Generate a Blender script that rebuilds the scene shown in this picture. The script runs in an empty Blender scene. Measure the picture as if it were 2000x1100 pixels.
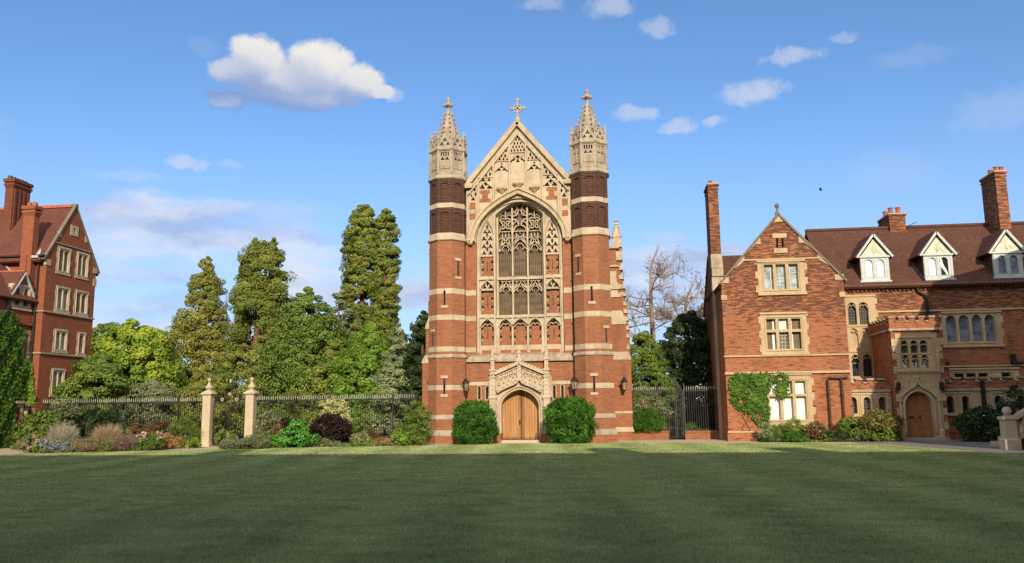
import bpy, bmesh, math, random
import numpy as np
from mathutils import Vector, Matrix
from mathutils.geometry import tessellate_polygon, delaunay_2d_cdt

# ---------------------------------------------------------------- camera
F, HZ = 1600., 795.
ROLL, YAW, EYE = math.radians(.65), math.radians(7.2), 1.6
PITCH = math.atan((HZ-550)/F)
sc = bpy.context.scene
COL = sc.collection
_fw = Vector((-math.sin(YAW)*math.cos(PITCH), math.cos(YAW)*math.cos(PITCH), math.sin(PITCH)))
_r = Vector((math.cos(YAW), math.sin(YAW), 0)); _u = _r.cross(_fw)
_R = _r*math.cos(ROLL)-_u*math.sin(ROLL); _U = _u*math.cos(ROLL)+_r*math.sin(ROLL)
cam = bpy.data.cameras.new('camera'); cam_o = bpy.data.objects.new('camera', cam); COL.objects.link(cam_o)
cam.sensor_width = 36; cam.lens = 36*F/2000; cam.clip_end = 3000; cam.clip_start = .1
cam_o.matrix_world = Matrix(((_R.x, _U.x, -_fw.x, 0), (_R.y, _U.y, -_fw.y, 0), (_R.z, _U.z, -_fw.z, EYE), (0, 0, 0, 1)))
sc.camera = cam_o
def ray(px, py): return _fw+_R*((px-1000)/F)+_U*((550-py)/F)
def at(px, py, Y):
    d = ray(px, py); return Vector((0, 0, EYE))+d*(Y/d.y)
def gnd(px, py, z=0):
    d = ray(px, py); return Vector((0, 0, EYE))+d*((z-EYE)/d.z)

# ---------------------------------------------------------------- light
SUN_AZ, SUN_EL = math.radians(13), math.radians(25)
sc.view_settings.view_transform = 'Standard'; sc.view_settings.look = 'None'
sc.view_settings.gamma = 1; sc.view_settings.exposure = .55; sc.view_settings.use_curve_mapping = False
sun = bpy.data.lights.new('sun', 'SUN'); sun.energy = 3.25; sun.angle = math.radians(.5); sun.color = (1, .85, .64)
sun_o = bpy.data.objects.new('sun', sun); COL.objects.link(sun_o)
sd = Vector((-math.sin(SUN_AZ)*math.cos(SUN_EL), math.cos(SUN_AZ)*math.cos(SUN_EL), -math.sin(SUN_EL)))
sun_o.rotation_euler = sd.to_track_quat('-Z', 'Y').to_euler()
sun_o.location = (5, -30, 40)

# node helpers
class NT:
    def __init__(s, tree): s.t = tree; s.t.nodes.clear()
    def n(s, typ, **kw):
        x = s.t.nodes.new(typ)
        for k, v in kw.items(): setattr(x, k, v)
        return x
    def l(s, a, b): s.t.links.new(a, b)
    def put(s, sock, v):
        if isinstance(v, bpy.types.NodeSocket): s.l(v, sock)
        elif v is not None:
            if sock.type == 'RGBA' and len(v) == 3: v = (*v, 1)
            sock.default_value = v
    def m(s, op, a, b=None, c=None, clamp=False):
        x = s.n('ShaderNodeMath', operation=op, use_clamp=clamp)
        for i, v in enumerate((a, b, c)): s.put(x.inputs[i], v)
        return x.outputs[0]
    def vm(s, op, a, b=None, out=0):
        x = s.n('ShaderNodeVectorMath', operation=op); s.put(x.inputs[0], a)
        if op == 'SCALE': s.put(x.inputs[3], b)
        elif b is not None: s.put(x.inputs[1], b)
        return x.outputs[out]
    def mix(s, f, a, b, bt='MIX'):
        x = s.n('ShaderNodeMix', data_type='RGBA', blend_type=bt)
        s.put(x.inputs[0], f); s.put(x.inputs[6], a); s.put(x.inputs[7], b)
        return x.outputs[2]
    def noise(s, vec, scale, detail=3, rough=.55, out=0):
        x = s.n('ShaderNodeTexNoise'); s.put(x.inputs['Vector'], vec)
        x.inputs['Scale'].default_value = scale; x.inputs['Detail'].default_value = detail; x.inputs['Roughness'].default_value = rough
        return x.outputs[out]
    def rng(s, v, a, b, c=0., d=1., smooth=False):
        x = s.n('ShaderNodeMapRange', interpolation_type='SMOOTHSTEP' if smooth else 'LINEAR')
        for i, q in enumerate((v, a, b, c, d)): s.put(x.inputs[i], q)
        return x.outputs[0]
    def ramp(s, f, stops):
        x = s.n('ShaderNodeValToRGB'); s.put(x.inputs[0], f); e = x.color_ramp.elements
        while len(e) < len(stops): e.new(.5)
        for i, (p, c) in enumerate(stops): e[i].position = p; e[i].color = (*c, 1)
        return x.outputs[0]
    def mul(s, vec, k): return s.vm('MULTIPLY', vec, k)

# ---------------------------------------------------------------- sky with clouds
w = bpy.data.worlds.new('World'); sc.world = w; w.use_nodes = True
N = NT(w.node_tree)
sky = N.n('ShaderNodeTexSky', sky_type='NISHITA', sun_disc=False, sun_elevation=SUN_EL, sun_rotation=math.pi-SUN_AZ,
          altitude=20, air_density=1.0, dust_density=.3, ozone_density=2.6)
bg = N.n('ShaderNodeBackground'); N.l(N.mix(1., sky.outputs[0], (.80, 1.0, 1.20, 1), 'MULTIPLY'), bg.inputs[0]); bg.inputs[1].default_value = .10
tc = N.n('ShaderNodeTexCoord').outputs['Generated']
wv = N.vm('SUBTRACT', N.noise(tc, 22, 6, .62, out=1), (.5, .5, .5))
wd = N.vm('ADD', tc, N.vm('SCALE', wv, .034))
wd_s = N.vm('ADD', wd, (0.004, 0, .012))
fine = N.noise(tc, 60, 6, .6)
def ell(px, py, ax, ay, vec=wd):
    c = ray(px, py).normalized(); r = c.cross(Vector((0, 0, 1))).normalized(); u = r.cross(c)
    x = N.vm('DOT_PRODUCT', vec, tuple(r*(F/ax)), 1); y = N.vm('DOT_PRODUCT', vec, tuple(u*(F/ay)), 1)
    x = N.m('SUBTRACT', x, c.dot(r)*F/ax); y = N.m('SUBTRACT', y, c.dot(u)*F/ay)
    fr = N.m('GREATER_THAN', N.vm('DOT_PRODUCT', vec, tuple(c), 1), 0.)
    e = N.m('ADD', N.m('MULTIPLY', x, x), N.m('MULTIPLY', y, y))
    return N.m('MULTIPLY', N.m('SUBTRACT', 1., e), fr), y, x
def dens(items, vec=wd):
    o = None
    for it in items:
        v = ell(*it, vec)[0]; o = v if o is None else N.m('SMOOTH_MAX', o, v, .25)
    return o
BIG = [(503, 118, 58, 50), (624, 130, 70, 54), (470, 140, 58, 30), (575, 160, 120, 44), (700, 160, 56, 36), (742, 180, 34, 18), (446, 196, 40, 24), (580, 196, 130, 26)]
big = dens(BIG)
big_d = N.rng(N.m('ADD', big, N.m('MULTIPLY', N.m('SUBTRACT', fine, .5), .5)), -.05, .55, 0, 1, True)
big_up = dens(BIG, N.vm('ADD', wd, (.010, 0, .022)))
lit = N.rng(N.m('SUBTRACT', big, big_up), -.25, .75)
_, by, bx = ell(590, 165, 180, 80)
lit = N.m('ADD', N.m('MULTIPLY', lit, .45), N.m('ADD', N.m('MULTIPLY', by, .42), N.m('MULTIPLY', bx, .12)))
lit = N.m('ADD', lit, .22, clamp=True)
big_c = N.ramp(lit, [(0, (.25, .36, .66)), (.42, (.52, .58, .74)), (1, (.90, .87, .82))])
# small fair-weather clouds: (x, y, half width, half height, opacity)
SM = [(1190, 14, 46, 26, .6), (1288, 52, 36, 20, .5), (1545, 112, 62, 14, .62), (1472, 178, 72, 26, .75), (1240, 222, 50, 14, .6), (1320, 246, 40, 15, .6),
      (1393, 242, 24, 12, .6), (368, 318, 42, 12, .62), (450, 324, 22, 8, .3), (250, 343, 70, 12, .28), (1645, 74, 26, 9, .35), (400, 90, 24, 18, .1),
      (1060, 8, 46, 14, .4), (1960, 218, 80, 40, .22), (1780, 115, 70, 22, .14), (1740, 335, 80, 40, .12), (770, 187, 22, 16, .4)]
sm = None
for (x, y, a, b, op) in SM:
    v = ell(x, y, a, b)[0]
    v = N.m('MULTIPLY', N.rng(N.m('ADD', v, N.m('MULTIPLY', N.m('SUBTRACT', fine, .5), 1.9)), -.3, 1.0, 0, 1, True), op*.78)
    sm = v if sm is None else N.m('MAXIMUM', sm, v)
# low banks towards the horizon
LOW = [(400, 455, 330, 75, .8), (545, 470, 130, 34, .75), (430, 415, 60, 22, .6), (640, 560, 190, 60, 1.), (330, 620, 300, 70, .6), (800, 570, 110, 60, .85), (1330, 520, 190, 55, .85), (1300, 600, 220, 70, .7), (1310, 462, 70, 18, .6), (250, 540, 160, 30, .5),
       (-300, 520, 300, 90, .6), (2400, 480, 380, 90, .5), (2500, 200, 260, 80, .6), (-350, 200, 260, 90, .6)]
lown = N.noise(N.mul(wd, (9, 9, 30)), 1, 6, .6)
low = None
for (x, y, a, b, op) in LOW:
    v = ell(x, y, a, b)[0]
    v = N.m('MULTIPLY', N.rng(N.m('ADD', v, N.m('MULTIPLY', N.m('SUBTRACT', lown, .52), 3.2)), -.1, 1.3, 0, 1, True), op)
    low = v if low is None else N.m('MAXIMUM', low, v)
lowc = N.ramp(N.noise(N.mul(wd, (7, 7, 26)), 1, 4), [(.36, (.40, .49, .76)), (.62, (.82, .81, .86))])
def cbg(c):
    b = N.n('ShaderNodeBackground'); N.put(b.inputs[0], c); b.inputs[1].default_value = .68; return b.outputs[0]
def mixs(f, a, b):
    x = N.n('ShaderNodeMixShader'); N.put(x.inputs[0], f); N.l(a, x.inputs[1]); N.l(b, x.inputs[2]); return x.outputs[0]
sx = N.n('ShaderNodeSeparateXYZ'); N.l(tc, sx.inputs[0])
veil = N.rng(sx.outputs[2], .02, .36, .62, 0, True)       # thin summer haze low in the sky
# unseen bright cloud added behind the viewer to lighten the shaded fronts
fill_cloud = N.m('MULTIPLY', N.rng(sx.outputs[1], -.1, -.45, 0, 1, True), N.rng(N.noise(tc, 3.2, 6, .6), .36, .52, 0, .92, True))
fill_cloud = N.m('MULTIPLY', fill_cloud, N.rng(sx.outputs[2], .04, .14, 0, 1, True))
bb_ = N.n('ShaderNodeBackground'); bb_.inputs[0].default_value = (1, .94, .86, 1); bb_.inputs[1].default_value = 1.25
s0 = mixs(fill_cloud, mixs(veil, bg.outputs[0], cbg((.47, .57, .82, 1))), bb_.outputs[0])
s1 = mixs(low, s0, cbg(lowc))
s2 = mixs(sm, s1, cbg((.74, .76, .84, 1)))
fade = N.rng(by, -1.05, -.25, .30, .97, True)
s3 = mixs(N.m('MULTIPLY', big_d, fade), s2, cbg(big_c))
N.l(s3, N.n('ShaderNodeOutputWorld').inputs[0])

# ---------------------------------------------------------------- materials
def new_mat(name):
    m = bpy.data.materials.new(name); m.use_nodes = True
    return m, NT(m.node_tree)
def finish(N, col, rough=.85, spec=.3, bump=None, bstr=.4, bdist=.02, metal=0., extra=None):
    p = N.n('ShaderNodeBsdfPrincipled'); N.put(p.inputs['Base Color'], col); N.put(p.inputs['Roughness'], rough)
    p.inputs['Specular IOR Level'].default_value = spec; p.inputs['Metallic'].default_value = metal
    if bump is not None:
        b = N.n('ShaderNodeBump'); b.inputs['Strength'].default_value = bstr; b.inputs['Distance'].default_value = bdist
        N.l(bump, b.inputs['Height']); N.l(b.outputs[0], p.inputs['Normal'])
    N.l(p.outputs[0], N.n('ShaderNodeOutputMaterial').inputs[0])
def uvpos(N):
    return N.n('ShaderNodeUVMap').outputs[0], N.n('ShaderNodeNewGeometry').outputs['Position']
def brick_mat(name, c1, c2, dark, mortar, darkness=.35, row=.075, gable=None):
    m, N = new_mat(name); uv, pos = uvpos(N)
    b = N.n('ShaderNodeTexBrick'); N.l(uv, b.inputs['Vector'])
    N.put(b.inputs['Color1'], c1); N.put(b.inputs['Color2'], c2); N.put(b.inputs['Mortar'], mortar)
    b.inputs['Scale'].default_value = 1; b.inputs['Brick Width'].default_value = .225; b.inputs['Row Height'].default_value = row
    b.inputs['Mortar Size'].default_value = .009; b.inputs['Mortar Smooth'].default_value = .3; b.inputs['Bias'].default_value = 0
    # burnt bricks: short dark dashes along the courses
    st = N.noise(N.mul(uv, (2.4, .95/row, 1)), 1, 4, .68)
    area = N.noise(pos, .55, 3)
    th = N.m('SUBTRACT', .64, N.m('MULTIPLY', area, .18))
    if gable is not None:     # upper walls built from more burnt bricks
        z = N.n('ShaderNodeSeparateXYZ'); N.l(pos, z.inputs[0])
        th = N.m('SUBTRACT', th, N.m('MULTIPLY', N.rng(z.outputs[2], gable-.3, gable+.8), .11))
    msk = N.m('MULTIPLY', N.rng(st, th, N.m('ADD', th, .07)), darkness)
    c = N.mix(msk, b.outputs[0], dark)
    blot = N.noise(pos, 1.3, 5, .65)
    c = N.mix(N.rng(blot, .35, .75, 0, .45), c, N.mix(.5, c, (1, .75, .6, 1), 'MULTIPLY'))
    sootn = N.noise(N.mul(pos, (1.2, 1.2, .25)), 1, 5, .6)
    c = N.mix(N.rng(sootn, .52, .8, 0, .45), c, (.10, .055, .035, 1))
    h = N.m('ADD', b.outputs['Fac'], 0.)
    finish(N, c, .92, .15, N.m('SUBTRACT', 1., h), .35, .012); return m
def stone_mat(name, c1, c2, grime, gamount=.3, lo=.5):
    m, N = new_mat(name); uv, pos = uvpos(N)
    n1 = N.noise(pos, 1.6, 6, .65); n2 = N.noise(pos, 14, 4); n3 = N.noise(N.mul(pos, (3, 3, .9)), 1.2, 6, .7)
    b = N.n('ShaderNodeTexBrick'); N.l(uv, b.inputs['Vector']); N.put(b.inputs['Color1'], (1, 1, 1)); N.put(b.inputs['Color2'], (.86, .84, .8)); N.put(b.inputs['Mortar'], (.66, .6, .52))
    b.inputs['Scale'].default_value = 1; b.inputs['Brick Width'].default_value = .62; b.inputs['Row Height'].default_value = .31; b.inputs['Mortar Size'].default_value = .006
    c = N.mix(N.rng(n1, .3, .7), c1, c2)
    c = N.mix(.5, c, b.outputs[0], 'MULTIPLY')
    c = N.mix(N.rng(n2, .35, .75, 0, .3), c, (*[q*.7 for q in c2], 1))
    c = N.mix(N.rng(n3, lo, lo+.25, 0, gamount), c, grime)
    finish(N, c, .9, .2, n2, .25, .02); return m
def plain_mat(name, col, rough=.6, spec=.4, var=.25, scale=6., metal=0.):
    m, N = new_mat(name); uv, pos = uvpos(N)
    n = N.noise(pos, scale, 5, .6)
    c = N.mix(N.rng(n, .3, .7), tuple(q*(1-var) for q in col), tuple(min(1, q*(1+var)) for q in col))
    finish(N, c, rough, spec, n, .15, .01, metal); return m
def roof_mat(name, c1, c2, lichen):
    m, N = new_mat(name); uv, pos = uvpos(N)
    b = N.n('ShaderNodeTexBrick'); N.l(uv, b.inputs['Vector']); N.put(b.inputs['Color1'], c1); N.put(b.inputs['Color2'], c2); N.put(b.inputs['Mortar'], tuple(q*.35 for q in c1))
    b.inputs['Scale'].default_value = 1; b.inputs['Brick Width'].default_value = .17; b.inputs['Row Height'].default_value = .105; b.inputs['Mortar Size'].default_value = .008
    n = N.noise(pos, .9, 5, .65); c = N.mix(N.rng(n, .35, .7, 0, .65), b.outputs[0], tuple(q*.5 for q in c1))
    sp = N.noise(N.mul(uv, (7, 13, 1)), 1, 2); ar = N.noise(pos, .5, 3)
    c = N.mix(N.m('MULTIPLY', N.rng(sp, .66, .72), N.rng(ar, .42, .62, 0, lichen)), c, (.42, .36, .28, 1))
    fr = N.n('ShaderNodeSeparateXYZ'); N.l(uv, fr.inputs[0])
    step = N.m('FRACT', N.m('DIVIDE', fr.outputs[1], .105))
    finish(N, c, .9, .2, N.m('SUBTRACT', N.m('MULTIPLY', N.m('SUBTRACT', 1., step), 1.), N.m('MULTIPLY', b.outputs['Fac'], .4)), .6, .02); return m
def leaf_mat(name, c0, c1, c2, trans=.3, rough=.55):
    m, N = new_mat(name)
    a = N.n('ShaderNodeAttribute'); a.attribute_name = 'tone'
    c = N.ramp(a.outputs['Fac'], [(0, c0), (.5, c1), (1, c2)])
    p = N.n('ShaderNodeBsdfPrincipled'); N.l(c, p.inputs['Base Color']); p.inputs['Roughness'].default_value = rough; p.inputs['Specular IOR Level'].default_value = .25
    t = N.n('ShaderNodeBsdfTranslucent'); N.l(c, t.inputs[0])
    x = N.n('ShaderNodeMixShader'); x.inputs[0].default_value = trans; N.l(p.outputs[0], x.inputs[1]); N.l(t.outputs[0], x.inputs[2])
    N.l(x.outputs[0], N.n('ShaderNodeOutputMaterial').inputs[0]); return m
def glass_mat(name, col, rough=.08, spec=.6, lead=None, blocks=None):
    m, N = new_mat(name); uv, pos = uvpos(N); n = N.noise(pos, 3.5, 3)
    c = N.mix(N.rng(n, .35, .65), tuple(q*.6 for q in col), tuple(min(1, q*1.3) for q in col))
    if blocks:
        b = N.n('ShaderNodeTexBrick'); N.l(uv, b.inputs['Vector']); N.put(b.inputs['Color1'], blocks[0]); N.put(b.inputs['Color2'], blocks[1]); N.put(b.inputs['Mortar'], blocks[0])
        b.inputs['Scale'].default_value = 1; b.inputs['Brick Width'].default_value = .5; b.inputs['Row Height'].default_value = .16; b.inputs['Mortar Size'].default_value = 0
        c = N.mix(.5, c, b.outputs[0])
    if lead:
        s = N.n('ShaderNodeSeparateXYZ'); N.l(uv, s.inputs[0])
        lu = N.m('LESS_THAN', N.m('FRACT', N.m('DIVIDE', s.outputs[0], lead[0])), lead[2]); lv = N.m('LESS_THAN', N.m('FRACT', N.m('DIVIDE', s.outputs[1], lead[1])), lead[2]*lead[0]/lead[1])
        c = N.mix(N.m('MULTIPLY', N.m('MAXIMUM', lu, lv), .6), c, lead[3])
    finish(N, c, rough, spec, N.noise(pos, 5, 2), .05, .02); return m

M = {}
M['brick'] = brick_mat('red_brick', (.365, .143, .070), (.285, .103, .050), (.12, .05, .032), (.30, .18, .115), .42)
M['brick_range'] = brick_mat('orange_red_brick', (.41, .152, .070), (.315, .108, .049), (.085, .045, .034), (.33, .20, .13), .85, gable=5.2)
M['brick_dark'] = brick_mat('dark_red_brick', (.085, .034, .024), (.052, .023, .018), (.03, .016, .013), (.17, .11, .08), .5)
M['brick_left'] = brick_mat('deep_red_brick', (.32, .098, .05), (.255, .074, .038), (.14, .05, .03), (.26, .13, .085), .3)
M['brick_stack'] = brick_mat('sooty_red_brick', (.19, .060, .036), (.14, .045, .028), (.06, .03, .02), (.17, .09, .06), .5)
M['stone'] = stone_mat('cream_limestone', (.63, .525, .39), (.47, .38, .27), (.20, .17, .13), .6, .49)
M['stone_warm'] = stone_mat('honey_stone', (.60, .465, .30), (.47, .345, .205), (.20, .16, .12), .45, .52)
M['stone_grey'] = stone_mat('weathered_stone', (.52, .44, .335), (.38, .32, .24), (.12, .11, .09), .7, .46)
M['stone_pale'] = stone_mat('pale_pier_stone', (.60, .52, .38), (.51, .43, .30), (.28, .25, .19), .4, .55)
M['stone_mid'] = stone_mat('streaked_stone', (.60, .48, .32), (.48, .38, .25), (.16, .14, .11), .6, .48)
M['stone_dark'] = stone_mat('dark_weathered_stone', (.24, .21, .16), (.19, .165, .13), (.09, .08, .07), .5, .45)
M['tile'] = roof_mat('brown_clay_tiles', (.155, .070, .048), (.108, .050, .037), .9)
M['tile_left'] = roof_mat('red_brown_clay_tiles', (.20, .075, .05), (.145, .058, .042), .25)
M['ridge_red'] = plain_mat('red_ridge_tiles', (.42, .12, .06), .8, .2)
M['lead'] = plain_mat('grey_lead', (.42, .43, .44), .6, .4, .2)
M['white_paint'] = plain_mat('white_paint', (.47, .52, .51), .5, .4, .16, 7)
M['plaster'] = plain_mat('pargeted_plaster', (.62, .60, .48), .9, .2, .25, 5)
M['black_iron'] = plain_mat('black_iron', (.018, .018, .020), .45, .5, .3)
M['spike_white'] = plain_mat('silvery_spike_paint', (.36, .35, .32), .5, .4, .2)
M['pipe_brown'] = plain_mat('dark_red_pipe_paint', (.05, .022, .018), .5, .4)
M['terracotta'] = plain_mat('terracotta_pots', (.34, .12, .065), .8, .2)
M['wood'] = None
m_, N_ = new_mat('oak_planks'); uv_, pos_ = uvpos(N_)
g_ = N_.noise(N_.mul(pos_, (22, 22, 1.3)), 1, 5, .6); k_ = N_.noise(N_.mul(pos_, (6.5, 6.5, .12)), 1, 2)
c_ = N_.ramp(g_, [(.25, (.30, .14, .05)), (.55, (.48, .255, .10)), (.8, (.57, .345, .155))])
c_ = N_.mix(N_.rng(k_, .35, .65, 0, .35), c_, (.33, .16, .055, 1))
sz_ = N_.n('ShaderNodeSeparateXYZ'); N_.l(pos_, sz_.inputs[0])
cx_ = N_.m('ABSOLUTE', N_.m('ADD', sz_.outputs[0], 4.40))
c_ = N_.mix(N_.m('MULTIPLY', N_.rng(N_.m('ADD', cx_, N_.m('MULTIPLY', g_, .12)), .10, .24, .8, 0), 1.), c_, (.16, .08, .035, 1))
c_ = N_.mix(N_.m('MULTIPLY', N_.rng(N_.m('ADD', sz_.outputs[2], N_.m('MULTIPLY', g_, .25)), .24, .40, .9, 0), 1.), c_, (.10, .055, .03, 1))
finish(N_, c_, .6, .3, g_, .3, .01); M['wood'] = m_
M['wood_dark'] = plain_mat('brown_oak', (.30, .13, .05), .55, .35, .3, 8)
M['glass_grey'] = glass_mat('grey_leaded_glass', (.07, .052, .032), .45, .2, (.095, 5.0, .35, (.24, .165, .09, 1)), ((.03, .024, .018), (.19, .13, .075)))
M['glass_dark'] = glass_mat('dark_glass', (.03, .03, .035), .08, .5)
M['glass_lead'] = glass_mat('small_leaded_lights', (.06, .06, .055), .15, .5, (.11, .14, .22, (.20, .18, .15, 1)))
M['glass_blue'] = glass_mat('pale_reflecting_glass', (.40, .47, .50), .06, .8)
M['glass_slate'] = glass_mat('grey_blue_glass', (.20, .25, .32), .12, .6)
M['blind'] = plain_mat('white_blind', (.78, .82, .80), .4, .4, .06, 2)
M['green_glass'] = glass_mat('greenish_lattice_glass', (.28, .34, .24), .2, .5, (.06, .06, .2, (.45, .46, .4, 1)))
M['curtain'] = plain_mat('dark_curtain', (.13, .10, .05), .6, .4, .4, 10)
M['lamp_glass'] = glass_mat('lantern_glass', (.32, .25, .17), .1, .6)
M['bark'] = plain_mat('brown_bark', (.15, .085, .055), .95, .1, .4, 5)
M['bark_red'] = plain_mat('reddish_conifer_bark', (.22, .10, .065), .95, .1, .4, 5)
M['bark_dead'] = plain_mat('bare_grey_brown_wood', (.30, .225, .165), .95, .1, .3, 5)
M['soil'] = plain_mat('dark_soil', (.085, .06, .04), .95, .1, .4, 8)
M['sign_black'] = plain_mat('black_sign_plate', (.015, .015, .018), .5, .4)
M['bird'] = plain_mat('dark_feathers', (.03, .03, .035), .8, .2)
# ground materials
m_, N_ = new_mat('mown_grass'); uv_, pos_ = uvpos(N_)
a_ = N_.noise(pos_, .22, 5, .6); b_ = N_.noise(pos_, 1.7, 6, .7); d_ = N_.noise(pos_, 28, 4, .65); e_ = N_.noise(N_.mul(pos_, (9, 5, 1)), 1, 3)
s_ = N_.n('ShaderNodeSeparateXYZ'); N_.l(pos_, s_.inputs[0])
str_ = N_.m('SINE', N_.m('ADD', N_.m('MULTIPLY', N_.m('ADD', s_.outputs[0], N_.m('MULTIPLY', s_.outputs[1], .16)), 2.6), N_.m('MULTIPLY', a_, 1.5)))
f_ = N_.m('ADD', N_.m('MULTIPLY', b_, .5), N_.m('ADD', N_.m('MULTIPLY', d_, .5), N_.m('MULTIPLY', str_, .08)))
c_ = N_.ramp(f_, [(.30, (.095, .135, .050)), (.5, (.19, .245, .080)), (.72, (.34, .39, .14))])
c_ = N_.mix(N_.rng(a_, .5, .68, 0, .5), c_, N_.mix(d_, (.11, .10, .045, 1), (.22, .19, .085, 1)))
c_ = N_.mix(N_.rng(e_, .62, .72, 0, .45), c_, (.075, .085, .035, 1))
finish(N_, c_, .95, .1, d_, .6, .03); M['lawn'] = m_
def gravel(name, c1, c2):
    m, N = new_mat(name); uv, pos = uvpos(N); n1 = N.noise(pos, 1.1, 6, .65); n2 = N.noise(pos, 45, 3)
    c = N.mix(N.rng(n1, .3, .7), c1, c2); c = N.mix(N.rng(n2, .4, .7, 0, .5), c, tuple(q*.55 for q in c2)); finish(N, c, .95, .15, n2, .4, .02); return m
M['gravel'] = gravel('tan_gravel', (.62, .51, .37), (.50, .40, .28))
M['tarmac'] = gravel('grey_tarmac', (.27, .25, .23), (.20, .185, .175))
M['earth'] = gravel('earth', (.10, .10, .05), (.07, .065, .035))
# foliage
LM = {}
for k, v in dict(
    conifer=((.085, .125, .022), (.205, .25, .045), (.34, .36, .075)), conifer_y=((.10, .125, .022), (.24, .26, .048), (.40, .37, .08)),
    green=((.065, .12, .02), (.15, .235, .038), (.26, .34, .065)), bright=((.08, .16, .02), (.17, .31, .034), (.30, .43, .065)),
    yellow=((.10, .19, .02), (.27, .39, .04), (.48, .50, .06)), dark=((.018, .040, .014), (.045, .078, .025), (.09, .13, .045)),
    glauc=((.13, .17, .07), (.25, .31, .14), (.42, .46, .23)), yew=((.014, .05, .008), (.052, .155, .018), (.15, .33, .04)),
    purple=((.016, .009, .010), (.032, .018, .018), (.062, .036, .032)), lime=((.04, .15, .02), (.09, .30, .038), (.17, .45, .07)),
    sage=((.11, .14, .06), (.20, .23, .11), (.32, .32, .17)), vari=((.22, .28, .08), (.48, .48, .20), (.72, .68, .38)),
    straw=((.25, .18, .10), (.42, .31, .18), (.58, .46, .30)), silver=((.27, .25, .20), (.46, .42, .34), (.66, .61, .50)), mauve=((.15, .10, .085), (.25, .165, .14), (.34, .24, .20)),
    blue=((.12, .15, .26), (.22, .27, .45), (.38, .43, .62)), pink=((.55, .25, .24), (.72, .42, .40), (.85, .65, .60)), orange=((.35, .12, .05), (.55, .22, .10), (.65, .35, .16)),
    red=((.30, .03, .03), (.45, .05, .04), (.55, .09, .06)), white=((.6, .6, .55), (.75, .75, .7), (.85, .85, .8)), brown=((.10, .05, .025), (.17, .09, .04), (.26, .14, .06)), ivy=((.06, .14, .015), (.14, .27, .026), (.30, .42, .05)), ivy_d=((.03, .085, .012), (.085, .19, .022), (.20, .33, .04)), tan=((.16, .14, .06), (.26, .21, .10), (.36, .29, .15))).items():
    LM[k] = leaf_mat('leaf_'+k, *v)

# blades of the lawn: same patches and mowing stripes as the turf below
m_, N_ = new_mat('grass_blades'); pos_ = N_.n('ShaderNodeNewGeometry').outputs['Position']
at_ = N_.n('ShaderNodeAttribute'); at_.attribute_name = 'tone'
a_ = N_.noise(N_.mul(pos_, (.8, 1.1, 1)), .30, 5, .65); b_ = N_.noise(N_.mul(pos_, (.8, 1.5, 1)), 1.1, 7, .72)
sx_ = N_.n('ShaderNodeSeparateXYZ'); N_.l(pos_, sx_.inputs[0])
st_ = N_.m('SINE', N_.m('ADD', N_.m('MULTIPLY', N_.m('ADD', sx_.outputs[0], N_.m('MULTIPLY', sx_.outputs[1], .10)), 2.73), N_.m('MULTIPLY', a_, 3.)))
f_ = N_.m('ADD', N_.m('MULTIPLY', at_.outputs['Fac'], .42), N_.m('ADD', N_.m('MULTIPLY', N_.m('SUBTRACT', b_, .5), 1.35), N_.m('ADD', .35, N_.m('MULTIPLY', st_, .085))))
c_ = N_.ramp(f_, [(.20, (.14, .195, .075)), (.5, (.32, .405, .16)), (.85, (.56, .62, .30))])
c_ = N_.mix(N_.rng(a_, .50, .66, 0, .55), c_, (.36, .33, .19, 1))
c_ = N_.mix(N_.rng(N_.noise(pos_, .75, 4, .7), .55, .72, 0, .5), c_, (.13, .15, .065, 1))
c_ = N_.mix(N_.rng(N_.noise(pos_, 6, 4, .7), .60, .70, 0, .55), c_, (.09, .11, .045, 1))
p_ = N_.n('ShaderNodeBsdfPrincipled'); N_.l(c_, p_.inputs['Base Color']); p_.inputs['Roughness'].default_value = .6; p_.inputs['Specular IOR Level'].default_value = .2
t_ = N_.n('ShaderNodeBsdfTranslucent'); N_.l(c_, t_.inputs[0]); x_ = N_.n('ShaderNodeMixShader'); x_.inputs[0].default_value = .3
N_.l(p_.outputs[0], x_.inputs[1]); N_.l(t_.outputs[0], x_.inputs[2]); N_.l(x_.outputs[0], N_.n('ShaderNodeOutputMaterial').inputs[0]); M['blades'] = m_

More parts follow.
